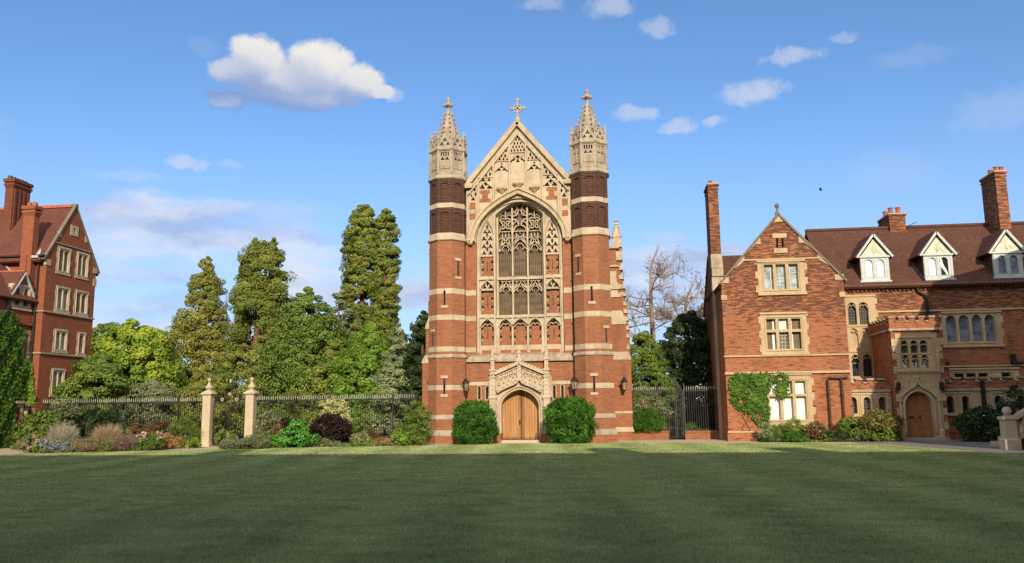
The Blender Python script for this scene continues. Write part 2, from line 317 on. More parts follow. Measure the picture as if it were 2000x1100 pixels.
# ---------------------------------------------------------------- mesh tools
Z = Vector((0, 0, 1))
class Fr:                                   # a wall frame: a along the wall, b up, c outwards
    def __init__(s, o, u, n): s.o, s.u, s.n = Vector(o), Vector(u), Vector(n)
    def p(s, a, b, c=0.): return s.o+s.u*a+Z*b+s.n*c
def south(x, y): return Fr((x, y, 0), (1, 0, 0), (0, -1, 0))
def east(x, y): return Fr((x, y, 0), (0, 1, 0), (1, 0, 0))
def west(x, y): return Fr((x, y, 0), (0, -1, 0), (-1, 0, 0))
class MB:
    def __init__(s): s.v = []; s.f = []
    def add(s, vs, fs):
        k = len(s.v); s.v += [Vector(q) for q in vs]; s.f += [tuple(i+k for i in f) for f in fs]
    def box(s, fr, a0, a1, b0, b1, c0, c1):
        P = [fr.p(a, b, c) for c in (c0, c1) for b in (b0, b1) for a in (a0, a1)]
        s.add(P, [(0, 2, 3, 1), (4, 5, 7, 6), (0, 1, 5, 4), (2, 6, 7, 3), (0, 4, 6, 2), (1, 3, 7, 5)])
    def poly(s, fr, pts, c0, c1, holes=()):
        loops = [list(pts)]+[list(h) for h in holes]
        flat = [q for L in loops for q in L]; ed = []; o = 0
        for L in loops: m = len(L); ed += [(o+i, o+(i+1) % m) for i in range(m)]; o += m
        cv, _, cf, *_r = delaunay_2d_cdt([Vector((a, b)) for a, b in flat], ed, [], 0, 1e-5)
        def inside(L, x, y):
            r = False
            for i in range(len(L)):
                (x0, y0), (x1, y1) = L[i-1], L[i]
                if (y0 > y) != (y1 > y) and x < (x1-x0)*(y-y0)/(y1-y0)+x0: r = not r
            return r
        bb = [(min(p[0] for p in L), max(p[0] for p in L), min(p[1] for p in L), max(p[1] for p in L)) for L in loops]
        tr = []
        for f in cf:
            x = sum(cv[i].x for i in f)/len(f); y = sum(cv[i].y for i in f)/len(f)
            if inside(loops[0], x, y) and not any(B_[0] <= x <= B_[1] and B_[2] <= y <= B_[3] and inside(L, x, y) for L, B_ in zip(loops[1:], bb[1:])): tr.append(tuple(f))
        n = len(cv)
        s.add([fr.p(q.x, q.y, c1) for q in cv]+[fr.p(q.x, q.y, c0) for q in cv], tr+[tuple(n+i for i in reversed(t)) for t in tr])
        k = len(s.v)-2*n; cnt = {}
        for t in tr:
            for i in range(len(t)):
                e = (t[i], t[(i+1) % len(t)]); cnt[e] = 1
        for (i, j) in cnt:
            if (j, i) not in cnt: s.f.append((k+j, k+i, k+n+i, k+n+j))
    def ribbon(s, fr, pts, w, c0, c1, closed=False):
        n = len(pts); L = []
        for i in range(n):
            a = pts[i-1] if (i or closed) else pts[i]; b = pts[(i+1) % n] if (i < n-1 or closed) else pts[i]
            dx, dy = b[0]-a[0], b[1]-a[1]; l = math.hypot(dx, dy) or 1
            L.append((-dy/l*w/2, dx/l*w/2))
        P = []
        for (x, y), (nx, ny) in zip(pts, L):
            P += [fr.p(x+nx, y+ny, c1), fr.p(x-nx, y-ny, c1), fr.p(x-nx, y-ny, c0), fr.p(x+nx, y+ny, c0)]
        fs = []
        for i in range(n if closed else n-1):
            a, b = 4*i, 4*((i+1) % n)
            for q in range(4): fs.append((a+q, a+(q+1) % 4, b+(q+1) % 4, b+q))
        if not closed: fs += [(0, 1, 2, 3), (4*n-1, 4*n-2, 4*n-3, 4*n-4)]
        s.add(P, fs)
    def tube(s, pts, r, seg=6):
        pts = [Vector(p) for p in pts]; n = len(pts); rr = r if isinstance(r, (list, tuple)) else [r]*n
        P = []; fs = []
        for i in range(n):
            d = (pts[min(i+1, n-1)]-pts[max(i-1, 0)]); d = d.normalized() if d.length > 1e-9 else Z
            x = d.cross(Vector((.31, .95, .04)) if abs(d.y) < .9 else Vector((1, 0, 0))).normalized(); y = d.cross(x)
            P += [pts[i]+(x*math.cos(2*math.pi*q/seg)+y*math.sin(2*math.pi*q/seg))*rr[i] for q in range(seg)]
        for i in range(n-1):
            for q in range(seg): fs.append((i*seg+q, i*seg+(q+1) % seg, (i+1)*seg+(q+1) % seg, (i+1)*seg+q))
        fs += [tuple(range(seg)), tuple(reversed(range((n-1)*seg, n*seg)))]
        s.add(P, fs)
    def lathe(s, c, prof, seg=10, rot=0., sx=1., sy=1.):
        P = []; n = len(prof)
        for r, z in prof: P += [(c[0]+sx*r*math.cos(rot+2*math.pi*q/seg), c[1]+sy*r*math.sin(rot+2*math.pi*q/seg), c[2]+z) for q in range(seg)]
        fs = [(i*seg+q, i*seg+(q+1) % seg, (i+1)*seg+(q+1) % seg, (i+1)*seg+q) for i in range(n-1) for q in range(seg)]
        fs += [tuple(reversed(range(seg))), tuple(range((n-1)*seg, n*seg))]
        s.add(P, fs)
    def octa(s, c, prof): s.lathe((c[0], c[1], 0), [(a/math.cos(math.pi/8), z) for a, z in prof], 8, math.pi/8)
    def square(s, c, prof): s.lathe(c, [(a*math.sqrt(2), z) for a, z in prof], 4, math.pi/4)
    def blob(s, c, r, sx=1, sy=1, sz=1): s.lathe((c[0], c[1], c[2]), [(r*.3, -r*.95*sz), (r*.8, -r*.6*sz), (r, 0), (r*.8, r*.6*sz), (r*.3, r*.95*sz)], 7, .3, sx, sy)
    def quad(s, *p): s.add(p, [tuple(range(len(p)))])
    def build(s, name, mat, parent=None, kind=None, loc=None, smooth=False):
        me = bpy.data.meshes.new(name)
        off = parent_off.get(parent.name, Vector()) if parent else Vector()
        if loc is not None: off = Vector(loc)
        me.from_pydata([tuple(q-off) for q in s.v], [], s.f)
        bm = bmesh.new(); bm.from_mesh(me); bmesh.ops.recalc_face_normals(bm, faces=bm.faces)
        uv = bm.loops.layers.uv.new('UVMap')
        for f in bm.faces:
            n = f.normal
            if abs(n.z) > .97: t, b = Vector((1, 0, 0)), Vector((0, 1, 0))
            else:
                t = Z.cross(n).normalized(); b = n.cross(t)
                if abs(t.x) > abs(t.y)*1.01 and t.x < 0 or abs(t.y) >= abs(t.x)*1.01 and t.y < 0: t = -t
            for l in f.loops:
                co = l.vert.co+off; l[uv].uv = (co.dot(t), co.dot(b))
            f.smooth = smooth
        bm.to_mesh(me); bm.free()
        me.materials.append(M[mat] if isinstance(mat, str) else mat)
        o = bpy.data.objects.new(name, me); COL.objects.link(o)
        if parent: o.parent = parent
        if loc is not None: o.location = loc
        parent_off[o.name] = off
        if kind: o['kind'] = kind
        return o
    def build_each(s, name, mat, parent):
        par = list(range(len(s.v)))
        def find(i):
            while par[i] != i: par[i] = par[par[i]]; i = par[i]
            return i
        for f in s.f:
            for q in f[1:]: par[find(q)] = find(f[0])
        gr = {}
        for f in s.f: gr.setdefault(find(f[0]), []).append(f)
        for fs in gr.values():
            m = MB(); ix = {}
            for f in fs:
                for q in f: ix.setdefault(q, len(ix))
            m.v = [None]*len(ix)
            for q, k in ix.items(): m.v[k] = s.v[q]
            m.f = [tuple(ix[q] for q in f) for f in fs]; m.build(name, mat, parent)
parent_off = {}
def thing(name, label, cat, loc=(0, 0, 0), rz=0., group=None):
    o = bpy.data.objects.new(name, None); COL.objects.link(o); o.location = loc; o.rotation_euler = (0, 0, rz)
    o.empty_display_size = .3; o['label'] = label; o['category'] = cat
    parent_off[o.name] = Vector(loc)
    if group: o['group'] = group
    return o
def tag(o, label, cat, group=None):
    o['label'] = label; o['category'] = cat
    if group: o['group'] = group
    return o
def kids(o): return [c for c in bpy.data.objects if c.parent == o]
def dup(root, loc, rz=0., label=None, sc_=1.):
    r = root.copy(); COL.objects.link(r); r.location = loc; r.rotation_euler = (0, 0, rz); r.scale = Vector(root.scale)*sc_
    if label: r['label'] = label
    for ch in kids(root):
        c = ch.copy(); COL.objects.link(c); c.parent = r
        for g in kids(ch):
            d = g.copy(); COL.objects.link(d); d.parent = c
    return r
# 2-D outlines
def arch(u0, u1, vs, va, n=8, tip=0.):
    a = (u1-u0)/2; c = (u0+u1)/2; h = va-vs; P = []
    if h >= a:
        k = (h*h-a*a)/(2*a); r = a+k; t1 = math.atan2(h, k)
        for i in range(n+1):
            t = t1*i/n; P.append((-(r*math.cos(t)-k), r*math.sin(t)))
    else:
        for i in range(n+1):
            t = math.pi/2*i/n; P.append((-a*math.cos(t), h*(.84*math.sin(t)+.16*(1-math.cos(t)))))
    P = [(x, y+tip*(1-abs(x)/a)**3) for x, y in P]
    return [(c+x, vs+y) for x, y in P]+[(c-x, vs+y) for x, y in reversed(P[:-1])]
def opening(u0, u1, v0, vs, va, n=6): return [(u0, v0)]+arch(u0, u1, vs, va, n)+[(u1, v0)]
def rect(u0, u1, v0, v1): return [(u0, v0), (u0, v1), (u1, v1), (u1, v0)]
def foil(u, v, r, k=4, rot=0., n=None, d=.28):
    n = n or 5*k
    return [(u+r*(1-d+d*math.cos(k*t))*math.cos(t+rot), v+r*(1-d+d*math.cos(k*t))*math.sin(t+rot)) for t in [2*math.pi*i/n for i in range(n)]]
def dagger(u, v, r, ang):
    return [(u+math.cos(ang)*a-math.sin(ang)*b, v+math.sin(ang)*a+math.cos(ang)*b) for a, b in [(-r, 0), (-r*.3, r*.45), (r*.5, r*.35), (r, 0), (r*.5, -r*.35), (-r*.3, -r*.45)]]
def toothed(u0, u1, v0, v1, t, step, rnd):
    L = []; R_ = []; v = v0; k = 0
    while v < v1-1e-6:
        v2 = min(v+step, v1); o = t if k % 2 else 0; L += [(u0+o, v), (u0+o, v2)]; R_ += [(u1-o, v), (u1-o, v2)]; v = v2; k += 1
    return L+list(reversed(R_))
def quoin_teeth(mb, fr, u, v0, v1, sgn, t=.12, step=.32, c0=-.05, c1=.022, start=0):
    v = v0; k = start
    while v < v1-.05:
        v2 = min(v+step, v1)
        if k % 2 == 0: mb.box(fr, min(u, u+sgn*t), max(u, u+sgn*t), v, v2, c0, c1)
        v = v2; k += 1

def window(parent, fr, u0, u1, v0, v1, lights, name='window', fw=.14, dep=.16, pane='glass_dark', stone='stone_warm', teeth=True, bars=False, label=None, drip=True, proud=.03, sillw=.06, teeth_t=.11, curtains=None):
    """stone frame with lights = list of outlines; v0..v1 outer frame"""
    mb = MB(); mb.poly(fr, rect(u0, u1, v0, v1), -.24, proud, lights)
    # sunk inner order
    au = min(p[0] for L in lights for p in L); bu = max(p[0] for L in lights for p in L); av = min(p[1] for L in lights for p in L); bv = max(p[1] for L in lights for p in L)
    mb.ribbon(fr, rect(au-.07, bu+.07, av-.06, bv+.07), .05, .0, proud+.035, True)
    mb.box(fr, u0-.04, u1+.04, v0-.05, v0+.07, -.02, proud+sillw)
    if drip: mb.box(fr, u0-.03, u1+.03, v1-.035, v1+.05, -.02, proud+.07)
    if teeth:
        quoin_teeth(mb, fr, u0, v0+.1, v1-.05, -1, teeth_t); quoin_teeth(mb, fr, u1, v0+.1, v1-.05, 1, teeth_t, start=1)
    w_ = mb.build(name, stone, parent)
    if label: w_['label'] = label
    g = MB()
    g.box(fr, au-.03, bu+.03, av-.03, bv+.03, -.235, -dep-.02)
    g.build('pane', pane, w_)
    return w_

# ---------------------------------------------------------------- ground
def sheet(name, pts, z, mat, th=.0):
    mb = MB(); mb.quad(*[(x, y, z) for x, y in pts])
    o = mb.build(name, mat); o['kind'] = 'structure'; return o
sheet('ground', [(-900, -600), (900, -600), (900, 1600), (-900, 1600)], -.03, 'earth')
sheet('path', [(-29, 24), (9.6, 24), (9.6, 40), (-.5, 39.9), (-8.9, 39), (-19, 37.5), (-29, 37.5)], -.008, 'gravel')
sheet('pavement', [(9.6, -12), (24, -12), (24, 40.6), (9.6, 40.6)], -.008, 'tarmac')
lp = [gnd(x, y) for x, y in [(0, 890), (200, 885), (400, 880), (600, 876), (850, 872), (1000, 869), (1200, 867), (1420, 867), (1560, 867), (1650, 868), (1730, 870.5), (1800, 876), (1900, 884), (2000, 892)]]
lawn_pts = [(-34, -9), (-34, 24.4)]+[(p.x, p.y) for p in lp]+[(12.6, 21), (13.2, 15), (13.4, 0), (13.4, -9)]
mb = MB()
tr = tessellate_polygon([[Vector((x, y, 0)) for x, y in lawn_pts]])
mb.add([(x, y, .03) for x, y in lawn_pts], [tuple(t) for t in tr])
n_ = len(lawn_pts); mb.add([(x, y, .03) for x, y in lawn_pts]+[(x, y, -.02) for x, y in lawn_pts], [(i, (i+1) % n_, n_+(i+1) % n_, n_+i) for i in range(n_)])
o = mb.build('lawn', 'lawn'); o['kind'] = 'structure'

# ================================================================ CHAPEL
CX, FC = -4.43, 37.87
def build_chapel():
    ch = thing('chapel', 'tall red brick chapel with cream stone bands, twin octagonal turrets and a great traceried window', 'chapel', (CX, FC, 0))
    fr = south(CX, FC)
    # brick front wall
    mb = MB()
    door = opening(-.98, .98, .02, 1.7, 2.45, 8)
    mb.poly(fr, [(-2.6, -.1), (-2.6, 9.36), (-2.06, 9.36), (-2.06, 4.05), (2.06, 4.05), (2.06, 9.36), (2.6, 9.36), (2.6, -.1), (1.0, -.1)]+[(u, v) for u, v in reversed(door)]+[(-1.0, -.1)], -1.0, 0)
    # lower storey stands a little forward, with slit windows
    SL = [(-1.91, 1.96, 2.55), (-1.55, 1.96, 2.55), (1.56, 1.96, 2.55), (1.93, 1.96, 2.56)]
    for sg in (-1, 1):
        hs = [rect(u-.07, u+.07, a, b) for u, a, b in SL if u*sg > 0]
        a, b = sorted((sg*1.13, sg*2.6)); mb.poly(fr, rect(a, b, -.1, 3.72), .0, .16, hs)
    mb.box(fr, -1.13, 1.13, 2.55, 3.72, .0, .155)
    wall = mb.build('facade', 'brick', ch)
    for u, a, b in SL:
        s = MB(); s.poly(fr, opening(u-.1, u+.1, a-.05, b-.05, b+.06, 3), .1, .175, [opening(u-.06, u+.06, a, b-.06, b+.02, 3)])
        s.box(fr, u-.13, u+.13, b+.075, b+.14, .1, .18)
        q = s.build('slit_window', 'stone_warm', ch); g = MB(); g.box(fr, u-.08, u+.08, a-.02, b+.03, .03, .06); g.build('pane', 'glass_dark', q)
    # stone string course over slit windows, sloping sill under great window
    for a, b in ((-2.5, -1.28), (1.28, 2.5)):
        s = MB(); s.box(fr, a, b, 2.60, 2.76, .0, .2); s.build('string_course', 'stone', ch)
    s = MB()
    for (a0, a1, b0, b1, c) in ((-2.52, 2.52, 3.68, 3.80, .30),):
        s.box(fr, a0, a1, b0, b1, -.05, c)
    s.add([fr.p(-2.5, 3.80, .29), fr.p(2.5, 3.80, .29), fr.p(2.2, 4.08, -.08), fr.p(-2.2, 4.08, -.08), fr.p(-2.5, 3.8, -.1), fr.p(2.5, 3.8, -.1)], [(0, 1, 2, 3), (0, 3, 4), (1, 5, 2), (4, 5, 1, 0), (3, 2, 5, 4)])
    s.build('sloping_sill', 'stone_grey', ch)
    # stone bands on the side bays
    for z0, z1 in ((6.83, 7.08), (5.61, 5.85), (4.15, 4.38)):
        for a, b in ((-2.6, -2.075), (2.075, 2.6)):
            s = MB(); s.box(fr, a, b, z0, z1, -.1, .018); s.build('stone_band', 'stone', ch)
    # gable of stone with blind tracery
    a_out = arch(-2.06, 2.06, 9.36, 11.46, 14)
    gab = [(-2.52, 9.36), (-2.52, 12.08), (0, 15.0), (2.52, 12.08), (2.52, 9.36)]+list(reversed(a_out))
    holes = []
    def slope(u): return 15.0-abs(u)*1.2
    for sg in (-1, 1):
        u = sg*.79
        holes += [foil(u-.15, 12.92, .13, 3, math.pi/2), foil(u+.15, 12.92, .13, 3, math.pi/2), dagger(u, 13.10, .15, math.pi/2), dagger(u-.29, 12.84, .10, .6), dagger(u+.29, 12.84, .10, 2.5)]
        for du, v in [(-.27, 13.36), (-.09, 13.4), (.09, 13.4), (.27, 13.36), (-.18, 13.58), (0, 13.62), (.18, 13.58), (-sg*.1, 13.8), (-sg*.22, 13.86)]:
            if v < slope(u+du)-.36: holes.append(dagger(u+du, v, .115, math.pi/2))
        u = sg*1.56
        holes += [foil(u-.17, 12.06, .135, 3, math.pi/2), foil(u+.17, 12.06, .135, 3, math.pi/2), dagger(u, 12.25, .15, math.pi/2), foil(u-.13, 12.42, .115, 3, math.pi/2), foil(u+.15, 12.42, .105, 3, math.pi/2), dagger(u-sg*.02, 12.62, .12, math.pi/2), dagger(u-sg*.2, 12.7, .12, math.pi/2), dagger(u-sg*.28, 12.92, .08, math.pi/2)]
        u = sg*2.19
        holes += [foil(u, 11.5, .12, 3, math.pi/2), dagger(u-sg*.12, 11.74, .11, math.pi/2), dagger(u+sg*.09, 11.68, .09, math.pi/2), dagger(u-sg*.08, 11.98, .11, math.pi/2)]
    for k in range(3): holes.append(dagger(-.2+.2*k, 13.42+(.1 if k == 1 else 0), .14, math.pi/2))
    holes += [dagger(-.31, 13.29, .10, .6), dagger(.31, 13.29, .10, 2.5), foil(0, 13.29, .11, 3, math.pi/2)]
    for v, us in ((13.82, (-.30, -.15, 0, .15, .30)), (14.0, (-.22, -.07, .07, .22)), (14.18, (-.15, 0, .15)), (14.36, (-.07, .07)), (14.5, (0,))):
        holes += [dagger(u, v, .095, math.pi/2) for u in us]
    mb = MB(); mb.poly(fr, gab, -.28, .05, holes); mb.poly(fr, gab, -1.0, -.45)
    g = mb.build('stone_gable', 'stone', ch)
    s = MB()
    def hood_v(u):
        best = 9.4
        for (x0, y0), (x1, y1) in zip(a_out, a_out[1:]):
            if x0 <= u <= x1: best = y0+(y1-y0)*(u-x0)/(x1-x0+1e-9)
        return best+.3
    for u in (-1.92, -1.17, -.40, .40, 1.17, 1.92): s.box(fr, u-.035, u+.035, hood_v(u), slope(u)-.28, .05, .2)
    for sg in (-1, 1):
        s.ribbon(fr, [(sg*2.42, 11.72), (0, 14.62)], .07, .045, .17)
        for u, v in ((.79, 13.08), (1.58, 12.3)):
            s.ribbon(fr, [(sg*u-.36, v-.28), (sg*u, v+.04), (sg*u+.36, v-.28)], .05, .04, .12)
            s.ribbon(fr, [(sg*u-.36, v+.24), (sg*u+.36, v+.24)], .035, .04, .11)
    s.ribbon(fr, [(-.4, 13.28), (0, 13.6), (.4, 13.28)], .05, .04, .12); s.ribbon(fr, [(-.4, 13.72), (.4, 13.72)], .04, .04, .11)
    s.build('blind_tracery', 'stone', g)
    for sg in (-1, 1):                        # brick chequers in the gable
        u = sg*1.6; s = MB(); s.poly(fr, [(u-.27, 11.32), (u-.27, 11.5), (u-.14, 11.5), (u-.14, 11.74), (u-.24, 11.74), (u-.24, 11.93), (u+.24, 11.93), (u+.24, 11.74), (u+.14, 11.74), (u+.14, 11.5), (u+.27, 11.5), (u+.27, 11.32)], .0, .062); s.build('brick_inset', 'brick', g)
        u = sg*2.22
        for a, b in ((11.0, 11.34), (10.5, 10.78)): s = MB(); s.box(fr, u-.14, u+.14, a, b, 0, .062); s.build('brick_inset', 'brick', g)
    for u, v in ((-.78, 11.87), (0, 12.08), (.78, 11.87)):   # empty statue brackets
        s = MB(); c = fr.p(u, v, .08); s.lathe(c, [(.05, -.16), (.15, -.06), (.24, .02), (.27, .04), (.27, .12), (.2, .14)], 10, 0, 1, .8); s.build('bracket', 'stone_mid', g)
    # coping, kneelers and cross
    s = MB()
    for sg in (-1, 1):
        s.ribbon(fr, [(sg*2.62, 12.13), (sg*2.3, 12.42), (0, 15.20)], .22, -.55, .24)
        s.box(fr, *sorted((sg*2.2, sg*2.62)), 12.02, 12.24, -.5, .27)
    s.lathe(fr.p(0, 15.2, -.12), [(.2, -.1), (.12, .12), (.15, .2), (.09, .28), (.06, .4)], 8)
    s.build('coping', 'stone_mid', ch)
    s = MB(); f2 = south(CX, FC+.12)
    s.ribbon(f2, [(0, 15.5), (0, 16.46)], .085, -.05, .05); s.ribbon(f2, [(-.33, 16.0), (.33, 16.0)], .085, -.05, .05)
    for u, v in ((-.31, 16.0), (.31, 16.0), (0, 16.42)):
        for a, b in ((-.06, 0), (.06, 0), (0, .06), (0, -.06)): s.blob(f2.p(u+a, v+b, 0), .055)
    s.ribbon(f2, foil(0, 16.0, .2, 1, 0, 16, 0), .045, -.04, .04, True)
    s.build('gable_cross', 'stone_grey', ch)
    # hood mould
    s = MB(); H = arch(-2.2, 2.2, 9.42, 11.58, 16, .17)
    s.ribbon(fr, H, .20, -.05, .25)
    s.ribbon(fr, arch(-2.33, 2.33, 9.42, 11.72, 16, .17), .09, -.05, .33)
    for sg in (-1, 1): s.blob(fr.p(sg*2.3, 9.36, .16), .13)
    s.build('hood_mould', 'stone_mid', ch)
    # great window
    O = [(-2.06, 4.05)]+arch(-2.06, 2.06, 9.36, 11.46, 14)+[(2.06, 4.05)]
    W = [(-1.14, 5.86)]+[(-1.14, 10.72), (-.86, 10.98), (-.5, 11.2), (0, 11.36), (.5, 11.2), (.86, 10.98), (1.14, 10.72)]+[(1.14, 5.86)]
    hs = [W]
    for sg in (-1, 1):
        a, b = sorted((sg*1.24, sg*1.88))
        hs += [opening(a, b, 7.74, 9.55, 10.42), opening(a, b, 5.93, 7.1, 7.54), opening(a, b, 4.46, 5.3, 5.66)]
    for u, hw in ((-.70, .29), (0, .33), (.70, .29)): hs.append(opening(u-hw, u+hw, 4.46, 5.3, 5.66))
    s = MB(); s.poly(fr, O, -.42, -.14, hs); s.poly(fr, O, -.95, -.46, [W])
    gw = s.build('great_window', 'stone', ch)
    gw['label'] = 'three light perpendicular window with grey leaded glass in tall cream stone surround'
    s = MB(); s.ribbon(fr, arch(-1.98, 1.98, 9.36, 11.36, 16), .09, -.2, -.06); s.ribbon(fr, [(-1.98, 4.1), (-1.98, 9.36)], .09, -.2, -.06); s.ribbon(fr, [(1.98, 4.1), (1.98, 9.36)], .09, -.2, -.06)
    for sg in (-1, 1): s.box(fr, *sorted((sg*1.15, sg*1.235)), 4.1, 10.75, -.15, -.05)
    for u in (-.36, .36): s.box(fr, u-.045, u+.045, 4.1, 5.88, -.15, -.06)
    for a, b in ((-1.95, -1.24), (1.24, 1.95)): s.box(fr, a, b, 7.58, 7.70, -.2, -.04); s.box(fr, a, b, 5.76, 5.88, -.2, -.07)
    s.box(fr, -1.14, 1.14, 5.74, 5.87, -.2, -.05)
    for k in range(7):
        for sg in (-1, 1): s.box(fr, *sorted((sg*(1.26+.1*k), sg*(1.31+.1*k))), 7.70, 7.75, -.2, -.06)
    s.build('window_moulding', 'stone', gw)
    # lacy bar tracery of the lights
    WI = [(-1.13, 5.87)]+[(-1.13, 10.70), (-.85, 10.97), (-.5, 11.19), (0, 11.35), (.5, 11.19), (.85, 10.97), (1.13, 10.70)]+[(1.13, 5.87)]
    s = MB(); C0, C1 = -.60, -.47
    def R(pts, w_=.05, closed=False, c1=C1): s.ribbon(fr, pts, w_, C0, c1, closed)
    def cusp(u, hw, v, k=1.):
        for sg in (-1, 1): R([(u+sg*hw, v-.05*k), (u+sg*hw*.52, v+.10*k), (u+sg*hw*.40, v-.03*k)], .042)
        R([(u-hw*.5, v+.10*k), (u-hw*.16, v+.25*k), (u, v+.19*k), (u+hw*.16, v+.25*k), (u+hw*.5, v+.10*k)], .04)
    for u, hw in ((-.70, .31), (0, .345), (.70, .31)):
        # lower tier
        R(arch(u-hw, u+hw, 7.06, 7.34, 8, .10), .055); cusp(u, hw, 7.06)
        R([(u, 7.42), (u, 7.62)], .045)
        for sg in (-1, 1):
            R([(u+sg*hw, 7.18), (u+sg*hw*.55, 7.42), (u+sg*hw*.5, 7.62)], .04); R([(u+sg*hw, 7.62), (u+sg*hw*.55, 7.48), (u, 7.60)], .035)
        # upper tier
        t = 9.02 if u else 9.1; h = .34 if u else .42
        R(arch(u-hw, u+hw, t, t+h, 8, .12), .06); cusp(u, hw, t, 1.15)
        ks = (-.5, 0, .5) if u else (-.64, -.3, .3, .64)
        R([(u, t+h+.08), (u, t+h+.3)], .05)
        for sg in (-1, 1):
            R([(u+sg*hw, t+.12), (u+sg*hw*.6, t+h), (u+sg*hw*.5, t+h+.22), (u+sg*hw*.5, 9.98)], .05)
            R([(u, t+h+.1), (u+sg*hw*.25, t+h+.22), (u+sg*hw*.5, t+h+.16)], .04)
        R([(u, t+h+.2), (u, 9.98)], .05)
        for q in ((-1, -.5), (-.5, 0), (0, .5), (.5, 1)):
            R(arch(u+q[0]*hw, u+q[1]*hw, 9.86, 9.98, 3), .035); R([(u+q[0]*hw, 9.56), (u+(q[0]+q[1])/2*hw, 9.66), (u+q[1]*hw, 9.56)], .03)
        if u:
            sg = 1 if u > 0 else -1
            R(foil(u, 10.29, .25, 4, math.pi/4, 24), .05, True); R(foil(u, 10.29, .12, 4, 0, 16), .035, True)
            for q in (-1, 1): R([(u+q*hw, 9.98), (u+q*.22, 10.12), (u+q*.17, 10.2)], .04); R([(u+q*hw, 10.55), (u+q*.2, 10.42)], .04)
            R([(u-hw, 10.5), (u-hw*.4, 10.62), (u, 10.55), (u+hw*.4, 10.62), (u+hw, 10.5)], .045); R([(u, 10.52), (u, 10.95)], .045)
            R([(u-hw*.9, 10.75 if sg > 0 else 10.62), (u-hw*.45, 10.8), (u-hw*.2, 10.7)], .035); R([(u+hw*.9, 10.62 if sg > 0 else 10.75), (u+hw*.45, 10.78), (u+hw*.2, 10.7)], .035)
        else:
            R(foil(0, 10.64, .37, 4, 0, 28), .06, True)
            for a in range(4):
                t_ = math.pi/4+a*math.pi/2; R([(.15*math.cos(t_), 10.64+.15*math.sin(t_)), (.36*math.cos(t_), 10.64+.36*math.sin(t_)*1.02)], .05)
            R([(-hw, 9.98), (-.2, 10.2), (0, 10.28), (.2, 10.2), (hw, 9.98)], .05)
            for q in (-1, 1): R([(q*hw, 10.25), (q*.27, 10.4)], .045); R([(q*hw, 10.95), (q*.27, 10.88), (q*.12, 11.05), (0, 11.0)], .045); R([(q*.1, 11.02), (q*.16, 11.22)], .04)
    s.ribbon(fr, [(u*.975, v-.01) for u, v in WI], .075, C0, -.45)
    s.build('tracery', 'stone', gw)
    s = MB()
    for u in (-.365, .365): s.ribbon(fr, [(u, 5.87), (u, 11.1)], .075, -.6, -.40)
    for u in (-1.09, 1.09): s.ribbon(fr, [(u, 5.87), (u, 10.65)], .08, -.6, -.44)
    s.box(fr, -1.12, 1.12, 7.60, 7.71, -.6, -.38)
    for k in range(22): s.box(fr, -1.08+.1*k, -1.03+.1*k, 7.71, 7.755, -.55, -.40)
    s.build('mullion', 'stone', gw)
    s = MB(); s.poly(fr, [(u*1.005, v*1.001-.006) for u, v in WI], -.70, -.665); s.build('pane', 'glass_grey', gw)
    # side panel tracery, ogee heads, brick infill
    for u, hw in ((-1.56, .33), (-.70, .30), (0, .34), (.70, .30), (1.56, .33)):
        s = MB()
        if abs(u) > 1:
            hs = []
            for k, (v, r) in enumerate([(8.88, .125), (9.2, .135), (9.58, .135), (9.92, .11)]):
                d = .155 if k < 3 else .1
                hs += [foil(u-d, v, r, 3, math.pi/2), foil(u+d, v, r, 3, math.pi/2), dagger(u, v+.17, .14, math.pi/2)]
            hs += [dagger(u, 10.2, .1, math.pi/2)]
            a, b = u-.315, u+.315
            s.poly(fr, [(a, 8.72)]+arch(a, b, 9.56, 10.40)+[(b, 8.72)], -.38, -.22, hs)
            s.ribbon(fr, arch(a-.06, b+.06, 9.5, 10.56, 8), .05, -.16, -.08)
            s.build('panel_tracery', 'stone', gw); s = MB()
            hs = [foil(u-.14, 7.24, .12, 3, math.pi/2), foil(u+.14, 7.24, .12, 3, math.pi/2), dagger(u, 7.39, .11, math.pi/2)]
            s.poly(fr, [(a, 7.08)]+arch(a, b, 7.12, 7.53)+[(b, 7.08)], -.38, -.22, hs)
            s.ribbon(fr, arch(u-hw, u+hw, 7.14, 7.45, 8, .12), .05, -.2, -.08)
            s.build('panel_tracery', 'stone', gw); s = MB()
        s.ribbon(fr, arch(u-hw, u+hw, 5.34, 5.66, 8, .12), .055, -.2, -.06)
        s.ribbon(fr, [(u-hw*.95, 5.3), (u-hw*.35, 5.5), (u, 5.42), (u+hw*.35, 5.5), (u+hw*.95, 5.3)], .04, -.4, -.18)
        s.build('panel_tracery', 'stone', gw)
    s = MB(); sl = MB()
    for u, hw in ((-1.56, .33), (-.70, .30), (0, .34), (.70, .30), (1.56, .33)):
        s.poly(fr, toothed(u-hw*.86, u+hw*.86, 4.47, 5.36, .07, .22, 0), -.45, -.25)
        s.box(fr, u-hw*.85, u+hw*.85, 4.08, 4.24, -.2, -.13)
        if abs(u) > 1:
            s.poly(fr, toothed(u-.27, u+.27, 5.95, 6.98, .09, .2, 0), -.45, -.25); s.poly(fr, toothed(u-.26, u+.26, 7.76, 8.68, .08, .19, 0), -.45, -.25)
            for v in (4.75, 6.3, 8.0): sl.box(fr, u-.022, u+.022, v, v+.48, -.262, -.242)
    s.build_each('brick_panel', 'brick', gw); sl.build_each('slit', 'black_iron', gw)
    # porch surround
    s = MB(); dr = opening(-.86, .86, .10, 1.62, 2.36, 10)
